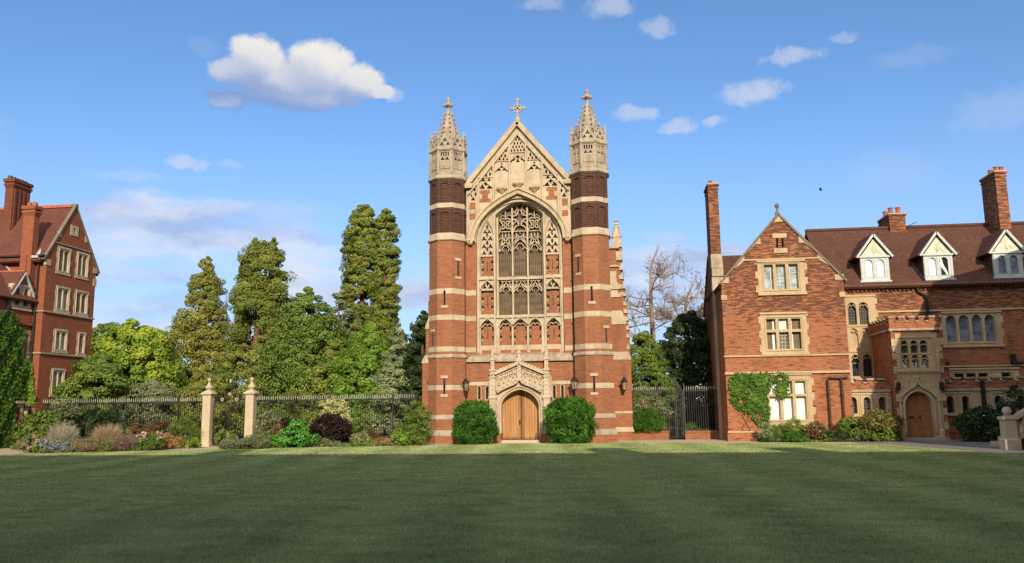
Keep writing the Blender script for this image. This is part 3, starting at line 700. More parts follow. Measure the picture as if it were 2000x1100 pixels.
    s.poly(fr, [(-1.12, .42), (-1.12, 3.12), (0, 3.58), (1.12, 3.12), (1.12, .42)]+[(.86, .42)]+[q for q in reversed(dr) if q[1] > .42]+[(-.86, .42)], -.12, .42)
    ps = s.build('door_surround', 'stone', ch)
    s = MB()
    for sg in (-1, 1): s.box(fr, *sorted((sg*.86, sg*1.3)), -.1, .42, -.1, .5)
    s.build_each('brick_plinth', 'brick', ps)
    s = MB()
    for w_, hw, z1, c in ((.07, .90, 2.42, .48), (.06, .99, 2.52, .52)): s.ribbon(fr, [(-hw, .42)]+arch(-hw, hw, 1.62, z1, 10)+[(hw, .42)], w_, .3, c)
    og = [(-1.02, 2.28), (-.8, 2.42), (-.55, 2.54), (-.3, 2.63), (-.14, 2.72), (-.05, 2.85), (0, 3.0)]
    og = og+[(-x, y) for x, y in reversed(og[:-1])]
    s.ribbon(fr, og, .12, .35, .66)
    for k, (x, y) in enumerate(og):
        if abs(x) > .1: s.blob(fr.p(x*.95, y+.09, .62), .085); s.blob(fr.p(x*.86, y+.10, .62), .06)
    for sg in (-1, 1):
        s.ribbon(fr, [(sg*1.12, 3.12), (0, 3.60)], .13, .1, .64); s.ribbon(fr, [(sg*1.1, 2.98), (0, 3.44)], .05, .35, .5)
        for k in range(7): t = .1+.125*k; s.box(fr, *sorted((sg*(1.12*(1-t)-.05), sg*(1.12*(1-t)+.05))), 3.12+.46*t+.04, 3.12+.46*t+.14, .2, .5)
        for k, u in enumerate((.28, .5, .72, .94)):
            s.ribbon(fr, [(sg*u, 2.5+.1*(4-k) if k else 2.95), (sg*u, 3.42-.42*u)], .045, .4, .53)
            s.ribbon(fr, arch(sg*u-.09 if sg > 0 else sg*u-.09, sg*u+.09, 3.10-.35*u+.08, 3.2-.35*u+.1, 4), .04, .4, .52)
    # central shaft with finial
    c = fr.p(0, 0, .5)
    s.square(c, [(.10, 2.95), (.11, 3.3), (.08, 3.34), (.08, 3.62), (.13, 3.66), (.13, 3.74), (.07, 3.8), (.05, 4.0), (.09, 4.04), (.09, 4.1), (.03, 4.14), (.02, 4.24)])
    for a in (-.1, .1): s.blob(fr.p(a, 3.72, .5), .06)
    s.build('ogee_hood', 'stone', ps)
    for sg in (-1, 1):
        s = MB(); c = fr.p(sg*1.24, 0, .44)
        s.square(c, [(.19, .42), (.19, .55), (.15, .6), (.15, 1.95), (.19, 2.0), (.19, 2.06), (.14, 2.12), (.14, 2.8), (.11, 2.86), (.11, 3.2), (.15, 3.24), (.15, 3.3), (.09, 3.34), (.085, 3.7), (.12, 3.74), (.075, 3.86), (.03, 4.3), (.055, 4.34), (.02, 4.42)])
        for z in (3.86, 3.98, 4.1, 4.2):
            for a in (-1, 1): s.blob(c+Vector((a*.075*(4.5-z)/.6, 0, z)), .032); s.blob(c+Vector((0, a*.075*(4.5-z)/.6, z)), .032)
        for z in (2.2, 2.4, 2.6, 2.95, 3.1): s.blob(c+Vector((0, -.15, z)), .05, 1, .5); s.blob(c+Vector((-sg*0-.13, -.1, z)), .04); s.blob(c+Vector((.13, -.1, z)), .04)
        s.box(fr, *sorted((sg*1.33, sg*1.46)), 2.0, 2.9, .1, .3)
        s.add([fr.p(sg*1.33, 2.9, .1), fr.p(sg*1.46, 2.9, .1), fr.p(sg*1.33, 3.2, .1), fr.p(sg*1.33, 2.9, .3), fr.p(sg*1.46, 2.9, .3), fr.p(sg*1.33, 3.2, .3)], [(0, 1, 2), (3, 5, 4), (0, 3, 4, 1), (1, 4, 5, 2), (0, 2, 5, 3)])
        s.build('pinnacle', 'stone', ps)
    # double oak door of separate planks, step
    dv = arch(-.86, .86, 1.62, 2.36, 20)
    def top(u):
        for (x0, y0), (x1, y1) in zip(dv, dv[1:]):
            if x0 <= u <= x1: return y0+(y1-y0)*(u-x0)/(x1-x0+1e-9)
        return 1.62
    for sg in (-1, 1):
        s = MB(); e = [.012+.12*k for k in range(8)]; e[-1] = .86
        for a, b in zip(e, e[1:]):
            p, q = sorted((sg*(a+.005), sg*(b-.005))); s.poly(fr, [(p, .13), (p, top(p)-.01), ((p+q)/2, top((p+q)/2)-.01), (q, top(q)-.01), (q, .13)], -.2, -.06-.004*(int(a*100) % 3))
        s.box(fr, *sorted((sg*.01, sg*.84)), .14, 1.6, -.24, -.18)
        lf = s.build('door_leaf', 'wood', ch)
        if sg < 0:
            s = MB(); s.box(fr, -.1, -.04, .86, 1.02, -.06, -.03); s.lathe(fr.p(-.07, .84, -.02), [(.02, -.03), (.035, 0), (.02, .03)], 8); s.box(fr, -.085, -.055, .78, .86, -.06, -.03); s.build('handle', 'black_iron', lf)
    s = MB(); s.box(fr, -.9, .94, -.1, .02, -.3, .62); s.box(fr, -.88, .9, .02, .11, -.3, .5); s.build('door_step', 'stone_pale', ch)
    s = MB(); s.tube([fr.p(2.50, -.05, .24), fr.p(2.50, 3.6, .24), fr.p(2.50, 3.8, .36), fr.p(2.50, 4.1, .36), fr.p(2.50, 4.3, .07), fr.p(2.50, 9.2, .07)], .045, 7)
    for z in (1.2, 2.9, 5.4, 7.4): s.box(fr, 2.43, 2.57, z, z+.06, .0, .3 if z < 3.7 else .13)
    s.build('drainpipe', 'black_iron', ch)
    # turrets
    for sg in (-1, 1): turret(ch, sg)
    # body, roof, buttresses
    s = MB(); b0 = FC+1.0
    fb = south(CX, b0)
    s.poly(fb, [(-3.2, 0), (-3.2, 9.6), (0, 14.3), (3.2, 9.6), (3.2, 0)], -26, 0); s.build('nave_wall', 'brick', ch)
    s = MB()
    for sg in (-1, 1): s.ribbon(fb, [(sg*3.35, 9.5), (0, 14.5)], .14, -26.1, -.05)
    s.build('roof', 'tile', ch)
    for k in range(5): buttress(ch, CX, 39.7+k*3.4, 1, k)
    for k in range(5): buttress(ch, CX, 39.7+k*3.4, -1, k)
    return ch
def turret(ch, sg):
    c = (CX+sg*3.40, FC-.07); s = MB()
    s.octa(c, [(.95, -.1), (.95, .34), (.90, .36), (.90, 1.05), (.87, 1.07), (.87, 3.86), (.84, 3.88), (.84, 9.36)])
    t = s.build('turret', 'brick', ch)
    for z0, z1, ap, mat in ((.34, .59, .955, 'stone_grey'), (1.07, 1.33, .905, 'stone_grey'), (2.39, 2.62, .878, 'stone'), (3.87, 4.03, .905, 'stone_grey'), (4.15, 4.38, .848, 'stone'), (5.61, 5.85, .848, 'stone'), (6.83, 7.08, .848, 'stone')):
        s = MB()
        if mat == 'stone_grey': s.octa(c, [(ap-.06, z0-.01), (ap+.01, z0), (ap+.01, z0+.07), (ap-.055, z1)])
        else: s.octa(c, [(ap, z0), (ap, z1)])
        s.build('stone_band', mat, t)
    # dark brick upper stage with sunk panels
    s = MB(); s.octa(c, [(.78, 9.6), (.78, 12.34)])
    for k in range(8):
        a = math.pi/4*k-math.pi/2; n = Vector((math.cos(a), math.sin(a), 0)); f = Fr((c[0]+n.x*.78, c[1]+n.y*.78, 0), Z.cross(n), n)
        for z0, z1 in ((9.68, 10.93), (11.16, 12.36)):
            s.poly(f, rect(-.34, .34, z0, z1), -.05, .058, [opening(-.2, .2, z0+.06, z1-.32, z1-.2, 4)])
        sl = MB()
    s.build('upper_stage', 'brick_dark', t)
    s = MB()
    s.octa(c, [(.86, 9.34), (.92, 9.38), (.92, 9.47), (.86, 9.52), (.86, 9.60), (.84, 9.72)]); s.build('stone_band', 'stone', t)
    s = MB(); s.octa(c, [(.80, 10.93), (.852, 10.935), (.852, 11.16), (.80, 11.165)])
    s.build('stone_band', 'stone', t)
    # stone lantern stage
    s = MB(); s.octa(c, [(.84, 12.30), (.93, 12.36), (.93, 12.42), (.84, 12.55), (.84, 12.62), (.80, 12.66)])
    s.octa(c, [(.55, 12.5), (.55, 14.0)])
    for k in range(8):
        a = math.pi/4*k-math.pi/2; n = Vector((math.cos(a), math.sin(a), 0)); f = Fr((c[0]+n.x*.75, c[1]+n.y*.75, 0), Z.cross(n), n); hs = []
        for d in (-.11, .11):
            hs += [foil(d, 13.33, .105, 3, math.pi/2)]
            for e in (-.055, .055): hs.append(rect(d+e-.032, d+e+.032, 13.46, 13.64))
        s.poly(f, rect(-.325, .325, 12.6, 13.74), -.08, .045, hs)
        s.ribbon(f, rect(-.22, .22, 12.85, 13.66), .035, .04, .08, True); s.box(f, -.018, .018, 12.9, 13.64, .04, .075)
        for d in (-.11, .11):
            for z in (12.98, 13.14): s.box(f, d-.05, d+.05, z-.012, z+.012, .04, .05)
            s.box(f, d-.012, d+.012, 12.9, 13.22, .04, .05)
        # crocketed gablet over each side
        s.poly(f, [(-.33, 13.86), (-.33, 14.12), (-.2, 14.3), (0, 14.62), (.2, 14.3), (.33, 14.12), (.33, 13.86)], -.06, .06, [foil(0, 14.26, .12, 3, math.pi/2), foil(-.15, 14.06, .10, 3, math.pi/2), foil(.15, 14.06, .10, 3, math.pi/2)])
        for u, z in ((-.3, 14.18), (-.2, 14.34), (-.1, 14.52), (.1, 14.52), (.2, 14.34), (.3, 14.18)): s.blob(f.p(u, z, .05), .045)
        s.blob(f.p(0, 14.70, .03), .06, 1, 1, 1.6)
        # corner shaft
        a2 = a+math.pi/8; p = Vector((c[0]+.86*math.cos(a2), c[1]+.86*math.sin(a2), 0))
        s.lathe(p, [(.085, 12.6), (.085, 13.0), (.065, 13.06), (.065, 13.75), (.11, 13.8), (.11, 13.9), (.06, 13.96), (.05, 14.3), (.075, 14.34), (.015, 14.78)], 5, a2)
        s.blob(p+Vector((0, 0, 14.45)), .05)
        s.blob(p+Vector((.06*math.cos(a2), .06*math.sin(a2), 13.84)), .07)
    s.octa(c, [(.80, 13.70), (.88, 13.78), (.88, 13.86), (.78, 13.9)])
    ls = s.build('lantern_stage', 'stone_grey', t)
    s = MB(); s.octa(c, [(.52, 13.9), (.50, 14.3), (.36, 15.0), (.13, 15.86), (.10, 15.95)])
    for k in range(8):
        a = math.pi/4*k+math.pi/8; d = Vector((math.cos(a), math.sin(a), 0))
        for i, z in enumerate((14.55, 14.8, 15.05, 15.3, 15.54, 15.76)):
            R_ = np.interp(z, [14.3, 15.0, 15.86], [.60, .39, .14])+.05
            p = Vector((c[0], c[1], z))+d*R_; s.blob(p, .062-.004*i, 1, 1, .8); s.tube([p, p+d*.05+Z*.055, p+d*.03+Z*.09], [.035, .03, .02], 5)
    s.build('spire', 'stone_grey', t)
    s = MB(); s.lathe((c[0], c[1], 0), [(.10, 15.9), (.075, 16.12), (.11, 16.16), (.19, 16.24), (.2, 16.32), (.12, 16.38), (.07, 16.44), (.09, 16.52), (.11, 16.6), (.06, 16.68)], 8)
    for k in range(4): a = math.pi/2*k; s.blob((c[0]+.19*math.cos(a), c[1]+.19*math.sin(a), 16.28), .085)
    s.build('finial', 'stone_grey', t)
    # arrow slits climbing round the shaft
    L = [(sg*-1, 7.66, 8.40), (0, 6.29, 6.98), (sg*1, 4.45, 5.08), (0, 2.21, 2.93)]
    for k, z0, z1 in L:
        kk = k; a = -math.pi/2+kk*math.pi/4; n = Vector((math.cos(a), math.sin(a), 0)); ap = .87 if z1 < 3.8 else .84
        f = Fr((c[0]+n.x*ap, c[1]+n.y*ap, 0), Z.cross(n), n); s = MB()
        both = z0 > 7.5 or z0 < 3
        if both or z0 < 6: s.box(f, -.17, .17, z1, z1+.12, -.05, .03)
        if both or z0 > 6: s.box(f, -.17, .17, z0-.12, z0, -.05, .03)
        q = s.build('slit_window', 'stone', t); s = MB(); s.poly(f, rect(-.045, .045, z0+.002, z1-.002), -.05, .008); s.build('pane', 'glass_dark', q)
def buttress(ch, cx, y, sg, k):
    fr = Fr((cx, y, 0), (sg, 0, 0), (0, -1, 0)); s = MB(); st = MB(); X0 = 3.0
    out = 4.43 if sg > 0 else 4.43
    def a(x): return out+x           # x relative to world X=0 on the court side
    w0 = .66 if k == 0 else .74
    s.box(fr, X0, a(w0), -.1, 3.92, -.75, .0)
    s.box(fr, X0, a(w0-.03 if k else .50), 3.92, 5.62, -.72, -.03)
    s.box(fr, X0, a(w0-.10 if k else .40), 5.62, 6.9, -.70, -.05)
    s.box(fr, X0, a(.46 if k else .22), 6.9, 8.3, -.68, -.07)
    s.box(fr, X0, a(.36 if k else .12), 8.3, 9.3, -.66, -.09)
    b = s.build('buttress', 'brick', ch)
    def wedge(x0, x1, z0, z1, c0=-.76, c1=.02):
        st.add([fr.p(X0, z0, c1), fr.p(a(x1), z0, c1), fr.p(a(x0), z1, c1), fr.p(X0, z1, c1), fr.p(X0, z0, c0), fr.p(a(x1), z0, c0), fr.p(a(x0), z1, c0), fr.p(X0, z1, c0)], [(0, 1, 2, 3), (7, 6, 5, 4), (0, 4, 5, 1), (1, 5, 6, 2), (2, 6, 7, 3), (3, 7, 4, 0)])
    wedge(w0, w0+.05, 3.78, 3.92); wedge(w0-.12, w0+.02, 3.92, 4.16); wedge(w0+.0, w0+.05, 1.24, 1.34); wedge(w0, w0+.07, .38, .6)
    if k == 0:
        wedge(.30, .52, 5.62, 6.15); wedge(.50, .53, 5.48, 5.62); wedge(.10, .16, 6.88, 8.1, -.7, -.06); wedge(.2, .26, 7.2, 7.5); wedge(.22, .28, 6.8, 6.98); wedge(.12, .26, 8.3, 8.4); wedge(.16, .3, 9.22, 9.36)
    else:
        for i, z in enumerate((4.6, 5.2, 5.62, 6.1, 6.5, 6.9, 7.4, 7.8, 8.3, 8.8)):
            x = np.interp(z, [3.9, 5.62, 6.9, 8.3, 9.3], [.70, .68, .60, .46, .38]); wedge(x-.06, x+.05, z-.1, z+.12)
        wedge(.3, .46, 9.22, 9.4)
    st.build_each('offset_stone', 'stone', b); st = MB()
    c = fr.p(a(.24 if k == 0 else .3)-.06, 0, -.35)
    st.square(c, [(.24, 9.3), (.24, 9.55), (.19, 9.62), (.19, 9.78), (.22, 9.82), (.05, 10.42), (.09, 10.48), (.05, 10.54), (.04, 10.6), (.1, 10.66), (.04, 10.74)])
    for z in (9.86, 10.02, 10.18, 10.32):
        r = np.interp(z, [9.8, 10.45], [.23, .06])
        for dx, dy in ((1, 1), (1, -1), (-1, 1), (-1, -1)): st.blob(c+Vector((dx*r, dy*r, z)), .05)
    st.build('buttress_pinnacle', 'stone', b)
chapel = build_chapel()

# wall lanterns on the chapel
def lantern(loc, rz, label, first=None):
    if first: return dup(first, loc, rz, label)
    L = thing('wall_lantern', label, 'lantern', (0, 0, 0), 0, 'black iron lanterns on the chapel front')
    s = MB(); s.tube([(0, .05, .12), (0, -.28, .12)], .014, 5); s.tube([(0, .0, -.12), (0, -.16, .0), (0, -.28, .11)], .01, 5); s.box(south(0, .01), -.04, .04, -.2, .2, -.05, .02)
    s.tube([(0, -.33, .12), (0, -.33, .22)], .012, 5); s.tube([(0, -.28, .12), (0, -.34, .12)], .014, 5); s.build('bracket', 'black_iron', L)
    s = MB(); c = (0, -.33, 0)
    for k in range(4):
        a = math.pi/4+k*math.pi/2; s.tube([(c[0]+.075*math.cos(a), c[1]+.075*math.sin(a), -.24), (c[0]+.13*math.cos(a), c[1]+.13*math.sin(a), .08)], .011, 4)
    s.lathe(c, [(.02, -.32), (.04, -.28), (.085, -.25), (.085, -.235)], 8, math.pi/4)
    s.lathe(c, [(.17, .08), (.16, .10), (.06, .2), (.065, .23), (.03, .26), (.012, .36)], 8)
    b = s.build('lantern_body', 'black_iron', L); s = MB(); s.lathe(c, [(.07, -.232), (.118, .07)], 4, math.pi/4); s.build('glass', 'lamp_glass', b)
    L.location = loc; L.rotation_euler = (0, 0, rz); L.scale = (1.15,)*3; return L
l0 = lantern((CX-2.62, FC-.50, 2.62), math.radians(32), 'lantern on the inner side of the left turret, left of the porch')
lantern((CX+2.74, FC-.50, 2.63), math.radians(-38), 'lantern on the inner side of the right turret, right of the porch', l0)
lantern((.32, 39.70, 2.62), 0, 'lantern on the side buttress near the railings right of the chapel', l0)

# ================================================================ RESIDENTIAL RANGE ON THE RIGHT
def pots(parent, pts, r=.13, h=.38):
    for p in pts:
        s = MB(); s.lathe(p, [(r*.9, 0), (r*1.05, .06), (r*.85, .1), (r*.8, h*.8), (r, h*.86), (r, h)], 10); s.build('chimney_pot', 'terracotta', parent)
def battlements(mb, cap, fr, a0, a1, zb, zt, n, c0, c1, notch=.5):
    w = (a1-a0)/n
    for k in range(n):
        x0 = a0+k*w; x1 = x0+w*notch if k < n-1 or True else a1
        mb.box(fr, x0+w*.02, x1, zb, zt, c0, c1)
        cap.box(fr, x0-.02, x1+.03, zt, zt+.07, c0-.03, c1+.05)
        if k < n-1: cap.box(fr, x1+.03, x0+w-.02, zb-.002, zb+.055, c0-.03, c1+.05)
def drainpipe(parent, pts, r=.05, mat='pipe_brown'):
    s = MB(); s.tube(pts, r, 8)
    for p, q in zip(pts, pts[1:]):
        p, q = Vector(p), Vector(q)
        if (q-p).length > 1: 
            for t in (.25, .75): c = p.lerp(q, t); s.tube([c-(q-p).normalized()*.03, c+(q-p).normalized()*.03], r*1.5, 8)
    s.build('drainpipe', mat, parent)
def build_range():
    B = thing('residential_range', 'long orange red brick range with tiled roof, white dormers and a gabled wing', 'building', (7.5, 37.87, 0))
    YW, YM = 37.87, 40.5
    f = south(0, YW); X0, X1, XA = 4.83, 10.18, 7.52
    # gabled wing
    lw = [[opening(a, b, .92, 1.92, 1.92, 1)[0:1]+[(a, 1.93), (b, 1.93), (b, .92)], [(a, 2.04), (a, 2.60), (b, 2.60), (b, 2.04)]] for a, b in ((6.67, 7.12), (7.25, 7.67), (7.8, 8.24))]
    low = [L for q in lw for L in q]
    mid = [rect(a, b, z0, z1) for a, b in ((6.72, 7.12), (7.25, 7.67), (7.8, 8.2)) for z0, z1 in ((4.02, 4.78), (4.90, 5.38))]
    topw = [rect(a, b, 6.72, 7.86) for a, b in ((6.76, 7.15), (7.27, 7.70), (7.83, 8.24))]
    s = MB(); gp = [(X0, -.05), (X0, 7.05), (XA, 10.12), (X1, 7.05), (X1, -.05)]
    sw = [rect(7.37, 7.45, 8.62, 9.06), rect(7.61, 7.69, 8.62, 9.06)]
    s.poly(f, gp, -.45, 0, [rect(6.6, 8.35, .78, 2.8), rect(6.6, 8.3, 3.9, 5.5), rect(6.6, 8.38, 6.6, 7.92)]+sw)
    s.box(f, X0-.05, X1+.03, -.05, .36, -.3, .06)
    wing = s.build('gabled_wing', 'brick_range', B)
    s = MB(); s.box(west(X0, YW), -3.4, -.45, -.05, 7.05, -.4, 0); s.box(east(X1, YW), .45, 2.7, -.05, 7.05, -.4, 0); s.build('side_wall', 'brick_range', wing)
    s = MB(); s.box(f, 7.2, 7.86, 8.3, 9.3, -.4, -.25); s.build('slit_backing', 'glass_dark', wing)
    window(wing, f, 6.45, 8.5, .70, 2.90, low, pane='blind', label='ground floor window with white blinds drawn')
    q = window(wing, f, 6.46, 8.47, 3.80, 5.62, mid, pane='curtain', label='first floor window with dark curtains and one white sash', teeth_t=.08)
    m_ = MB()
    for b in (4.16, 4.32, 4.48, 4.63): m_.box(f, 7.27, 7.65, b, b+.022, -.175, -.15)
    for a in (7.39, 7.52): m_.box(f, a-.01, a+.012, 4.03, 5.37, -.175, -.15)
    m_.ribbon(f, rect(7.265, 7.655, 4.03, 4.77), .04, -.18, -.145, True); m_.build('sash', 'white_paint', q)
    m_ = MB()
    for a, b in ((6.98, 7.1), (7.82, 7.88)): m_.box(f, a, b, 4.03, 4.77, -.178, -.17)
    for a, b in ((7.02, 7.11), (7.30, 7.62), (7.82, 7.86)): m_.box(f, a, b, 4.91, 5.37, -.178, -.17)
    m_.build('white_curtain', 'blind', q)
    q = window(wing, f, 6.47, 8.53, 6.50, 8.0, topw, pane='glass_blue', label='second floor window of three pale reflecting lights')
    m_ = MB()
    for b in (6.88, 7.04, 7.2, 7.36): m_.box(f, 7.29, 7.68, b, b+.02, -.175, -.15)
    for a in (7.41, 7.55): m_.box(f, a-.01, a+.01, 6.73, 7.85, -.175, -.15)
    for a in (7.06, 7.90): m_.box(f, a-.02, a+.02, 6.73, 7.85, -.175, -.15)
    m_.box(f, 7.85, 8.22, 7.46, 7.49, -.175, -.15); m_.build('sash', 'white_paint', q)
    s = MB()                                  # stone dressings of the wing
    for b0, b1, c in ((3.70, 3.77, .07), (2.93, 3.03, .10), (.36, .43, .075)): s.box(f, X0-.04, X1+.02, b0, b1, -.02, c)
    s.box(f, 5.62, 9.42, 8.0+.065, 8.10+.03, -.02, .06)
    for a0, a1, b0, b1 in ((X0-.03, 5.18, 7.07, 7.32), (9.82, X1+.03, 7.07, 7.32), (X0-.03, 5.06, 6.3, 6.52), (9.96, X1+.03, 6.3, 6.52)): s.box(f, a0, a1, b0, b1, -.1, .03)
    for sg in (-1, 1):
        s.poly(f, [(XA+sg*1.55, 8.36), (XA+sg*1.52, 8.4), (XA+sg*.84, 9.14), (XA+sg*.84, 8.82), (XA+sg*1.08, 8.82)], -.05, .03)
        s.poly(f, [(XA+sg*2.1, 7.72), (XA+sg*1.6, 8.28), (XA+sg*1.6, 8.06)], -.05, .035)
    s.box(f, 7.22, 7.84, 9.08, 9.28, -.1, .03); s.box(f, 7.24, 7.84, 8.38, 8.60, -.1, .045)
    s.poly(f, [(7.3, 9.83), (7.52, 10.1), (7.74, 9.83)], -.05, .035)
    s.build('stone_dressing', 'stone_warm', wing)
    s = MB()
    for sg in (-1, 1): s.ribbon(f, [(XA+sg*2.78, 7.03), (XA, 10.20)], .09, -.2, .07)
    s.lathe(f.p(XA, 10.1, -.1), [(.12, 0), (.09, .2), (.05, .25), (.06, .4), (.1, .45), (.11, .53), (.06, .6), (.02, .64)], 8); s.build('coping', 'stone_dark', wing)
    s = MB()
    for sg in (-1, 1): s.ribbon(south(0, YW+.19), [(XA+sg*2.8, 6.93), (XA, 10.11)], .12, -6.2, 0)
    s.build('roof', 'tile', wing)
    # ivy-free side pipe
    drainpipe(B, [(9.18, YW-.09, .05), (9.18, YW-.09, 2.62), (9.24, YW-.09, 2.72), (9.72, YW-.09, 2.70), (9.76, YW-.09, 2.6), (9.76, YW-.09, .05)], .055)
    drainpipe(B, [(9.76, YW-.09, 2.7), (10.05, YW-.09, 2.72)], .05)
    # low link roof behind wing and the end stack
    s = MB(); fe = west(4.9, 43.6); s.ribbon(fe, [(3.3, 6.5), (0, 9.3), (-3.3, 6.5)], .12, -3, .0); s.build('link_roof', 'tile', B)
    s = MB(); s.poly(fe, [(-3, 0), (-3, 6.6), (0, 9.2), (3, 6.6), (3, 0)], -.3, -.05); s.build('end_wall', 'brick_range', B)
    def stack(x0, x1, y0, y1, z0, z1, name='chimney_stack', taper=(), cap=.06):
        s = MB(); c = ((x0+x1)/2, (y0+y1)/2); fr = south(x0, y0)
        w_, d = x1-x0, y1-y0
        s.box(fr, 0, w_, z0, z1-.32, -d, 0); s.box(fr, -.03, w_+.03, z1-.32, z1-.26, -d-.03, .03); s.box(fr, 0-.01, w_+.01, z1-.26, z1-.14, -d-.01, .01); s.box(fr, -cap, w_+cap, z1-.14, z1-.06, -d-cap, cap)
        o = s.build(name, 'brick_range', B)
        s = MB(); s.box(fr, -cap*.6, w_+cap*.6, z1-.06, z1, -d-cap*.6, cap*.6); s.build('chimney_cap', 'stone_warm', o); return o
    st = stack(4.72, 5.2, 40.2, 41.6, 0, 12.42); pots(st, [(4.88, 40.5, 12.42)], .11, .2); pots(st, [(4.92, 41.2, 12.42)], .11, .2)
    s = MB(); g = south(4.72, 40.2)
    for z0, z1, a in ((8.15, 8.85, .035), (7.1, 7.75, .06)):
        s.add([g.p(-.02, z1, .02), g.p(.50, z1, .02), g.p(.50+a, z0, .12), g.p(-.02-a*.2, z0, .12), g.p(-.02, z1, -.4), g.p(.5, z1, -.4), g.p(.5+a, z0, -.4), g.p(-.02-a*.2, z0, -.4)], [(0, 1, 2, 3), (1, 5, 6, 2), (0, 3, 7, 4), (4, 5, 1, 0), (3, 2, 6, 7)])
    s.box(g, -.01, .53, 7.75, 8.15, -.1, .1); s.box(g, -.02, .56, 0, 7.1, -.1, .115); s.build('stack_offset', 'stone_grey', st)
    # main range
    m = south(0, YM); XE = 25.; 
    bay = [(10.86, 12.12)]
    fl = [opening(a, a+.46, 4.36, 5.34, 5.62, 6) for a in (15.33, 15.90, 16.47, 17.04)]
    s = MB(); s.poly(m, rect(10.0, XE, -.05, 7.05), -.4, 0, [rect(15.25, 17.6, 4.3, 5.66), rect(15.4, 18.2, 2.4, 2.98)])
    wall = s.build('main_wall', 'brick_range', B)
    window(wall, m, 15.16, 17.76, 4.16, 5.74, fl, pane='glass_slate', label='four light window with arched heads', teeth_t=.10)
    lo = [rect(a, a+.42, 2.45, 2.9) for a in (15.5, 16.02, 16.54)]+[rect(17.55, 17.95, 2.45, 2.9)]
    window(wall, m, 15.3, 18.3, 2.3, 3.1, lo, pane='glass_dark', teeth=False)
    s = MB(); s.box(m, 12.2, XE, 5.82, 5.90, -.02, .06); s.box(m, 13.9, XE, 3.2, 3.27, -.02, .08); s.build_each('string_course', 'stone_warm', wall)
    s = MB(); s.box(m, 10.25, XE, 6.92, 7.06, -.05, .10)
    for k in range(75): s.box(m, 10.3+k*.19, 10.4+k*.19, 6.84, 6.92, -.05, .09)
    s.build('dentil_cornice', 'brick_range', wall)
    s = MB(); s.box(m, 10.22, XE, 7.06, 7.13, -.1, .24); s.build('gutter', 'lead', wall)
    s = MB(); s.box(m, 10.22, XE, 7.13, 7.2, .02, .22); s.build('gutter_shadow_board', 'black_iron', wall) if False else None
    # tall two-light stone bay in the corner
    hs = [opening(10.93, 11.32, 5.26, 6.1, 6.32, 5), opening(11.44, 11.86, 5.26, 6.1, 6.32, 5), opening(10.93, 11.32, 2.82, 3.62, 3.86, 5), opening(11.44, 11.86, 2.82, 3.62, 3.86, 5)]
    bl = [opening(10.93, 11.32, 4.06, 4.85, 5.1, 5), opening(11.44, 11.86, 4.06, 4.85, 5.1, 5)]
    s = MB(); b = south(0, YM-.12); s.poly(b, [(10.62, 2.3), (10.62, 6.62), (12.2, 6.62), (12.2, 2.3)], -.12, .08, hs+bl); s.poly(b, rect(10.7, 12.1, 4.0, 5.15), -.11, -.02)
    for a0, a1 in ((10.93, 11.32), (11.44, 11.86)):
        c = (a0+a1)/2
        for z in (6.12, 4.87, 3.64): s.ribbon(b, [(a0+.01, z-.06), (c-.08, z+.1), (c, z+.02), (c+.08, z+.1), (a1-.01, z-.06)], .035, -.03, .07)
    s.box(b, 10.6, 12.22, 6.58, 6.68, -.05, .12); s.box(b, 10.62, 12.2, 5.16, 5.22, .05, .11); s.box(b, 10.62, 12.2, 3.95, 4.02, .05, .12)
    quoin_teeth(s, b, 12.2, 2.4, 6.5, 1, .1, c0=-.1, c1=.05)
    bw = s.build('tall_stone_window', 'stone_warm', wall)
    s = MB(); s.box(b, 10.8, 12.0, 5.2, 6.4, -.115, -.09); s.build('pane', 'glass_lead', bw); s = MB(); s.box(b, 10.8, 12.0, 2.75, 3.92, -.115, -.09); s.build('pane', 'glass_dark', bw)
    s = MB(); s.ribbon(b, rect(10.96, 11.30, 2.84, 3.45), .035, -.08, -.04, True); s.build('casement', 'white_paint', bw)
    # roof
    s = MB(); fr_ = east(10.0, YM); s.ribbon(fr_, [(-.28, 7.0), (3.1, 10.47), (6.5, 7.0)], .12, -.0, 15); r = s.build('main_roof', 'tile', B)
    s = MB(); s.box(south(10.0, YM+3.1), 0, 15, 10.47, 10.6, -.12, .12); s.build('ridge', 'tile', r)
    # dormers
    def dormer(xc, panes, label):
        d = MB(); Yf = YM-.02; g = south(xc, Yf); hs = [opening(-.47, -.06, 7.50, 8.22, 8.42, 6), opening(.06, .47, 7.50, 8.22, 8.42, 6)]
        d.poly(g, rect(-.65, .65, 7.30, 8.52), -.1, .0, hs); d.box(g, -.72, .72, 7.26, 7.36, -.1, .06)
        for a, b_ in ((-.47, -.06), (.06, .47)): d.ribbon(g, opening(a+.02, b_-.02, 7.52, 8.20, 8.40, 6), .035, -.05, .015, True)
        for a in (-.58, 0, .58): d.box(g, a-.035, a+.035, 7.36, 8.5, -.02, .02)
        d.box(g, -.7, .7, 8.47, 8.56, -.1, .07)
        w_ = d.build('dormer', 'white_paint', B); w_['label'] = label
        d = MB(); d.poly(g, [(-.62, 8.54), (0, 9.36), (.62, 8.54)], -.1, .01)
        d.ribbon(g, [(-.3, 8.66), (-.1, 8.9), (0, 8.68), (.1, 8.9), (.3, 8.66)], .05, .0, .03); d.ribbon(g, [(0, 8.6), (0, 9.1)], .04, 0, .03); d.build('pargeted_gable', 'plaster', w_)
        d = MB()
        for sg in (-1, 1): d.ribbon(g, [(sg*.82, 8.48), (0, 9.58)], .10, .0, .14)
        d.build('bargeboard', 'white_paint', w_)
        d = MB()
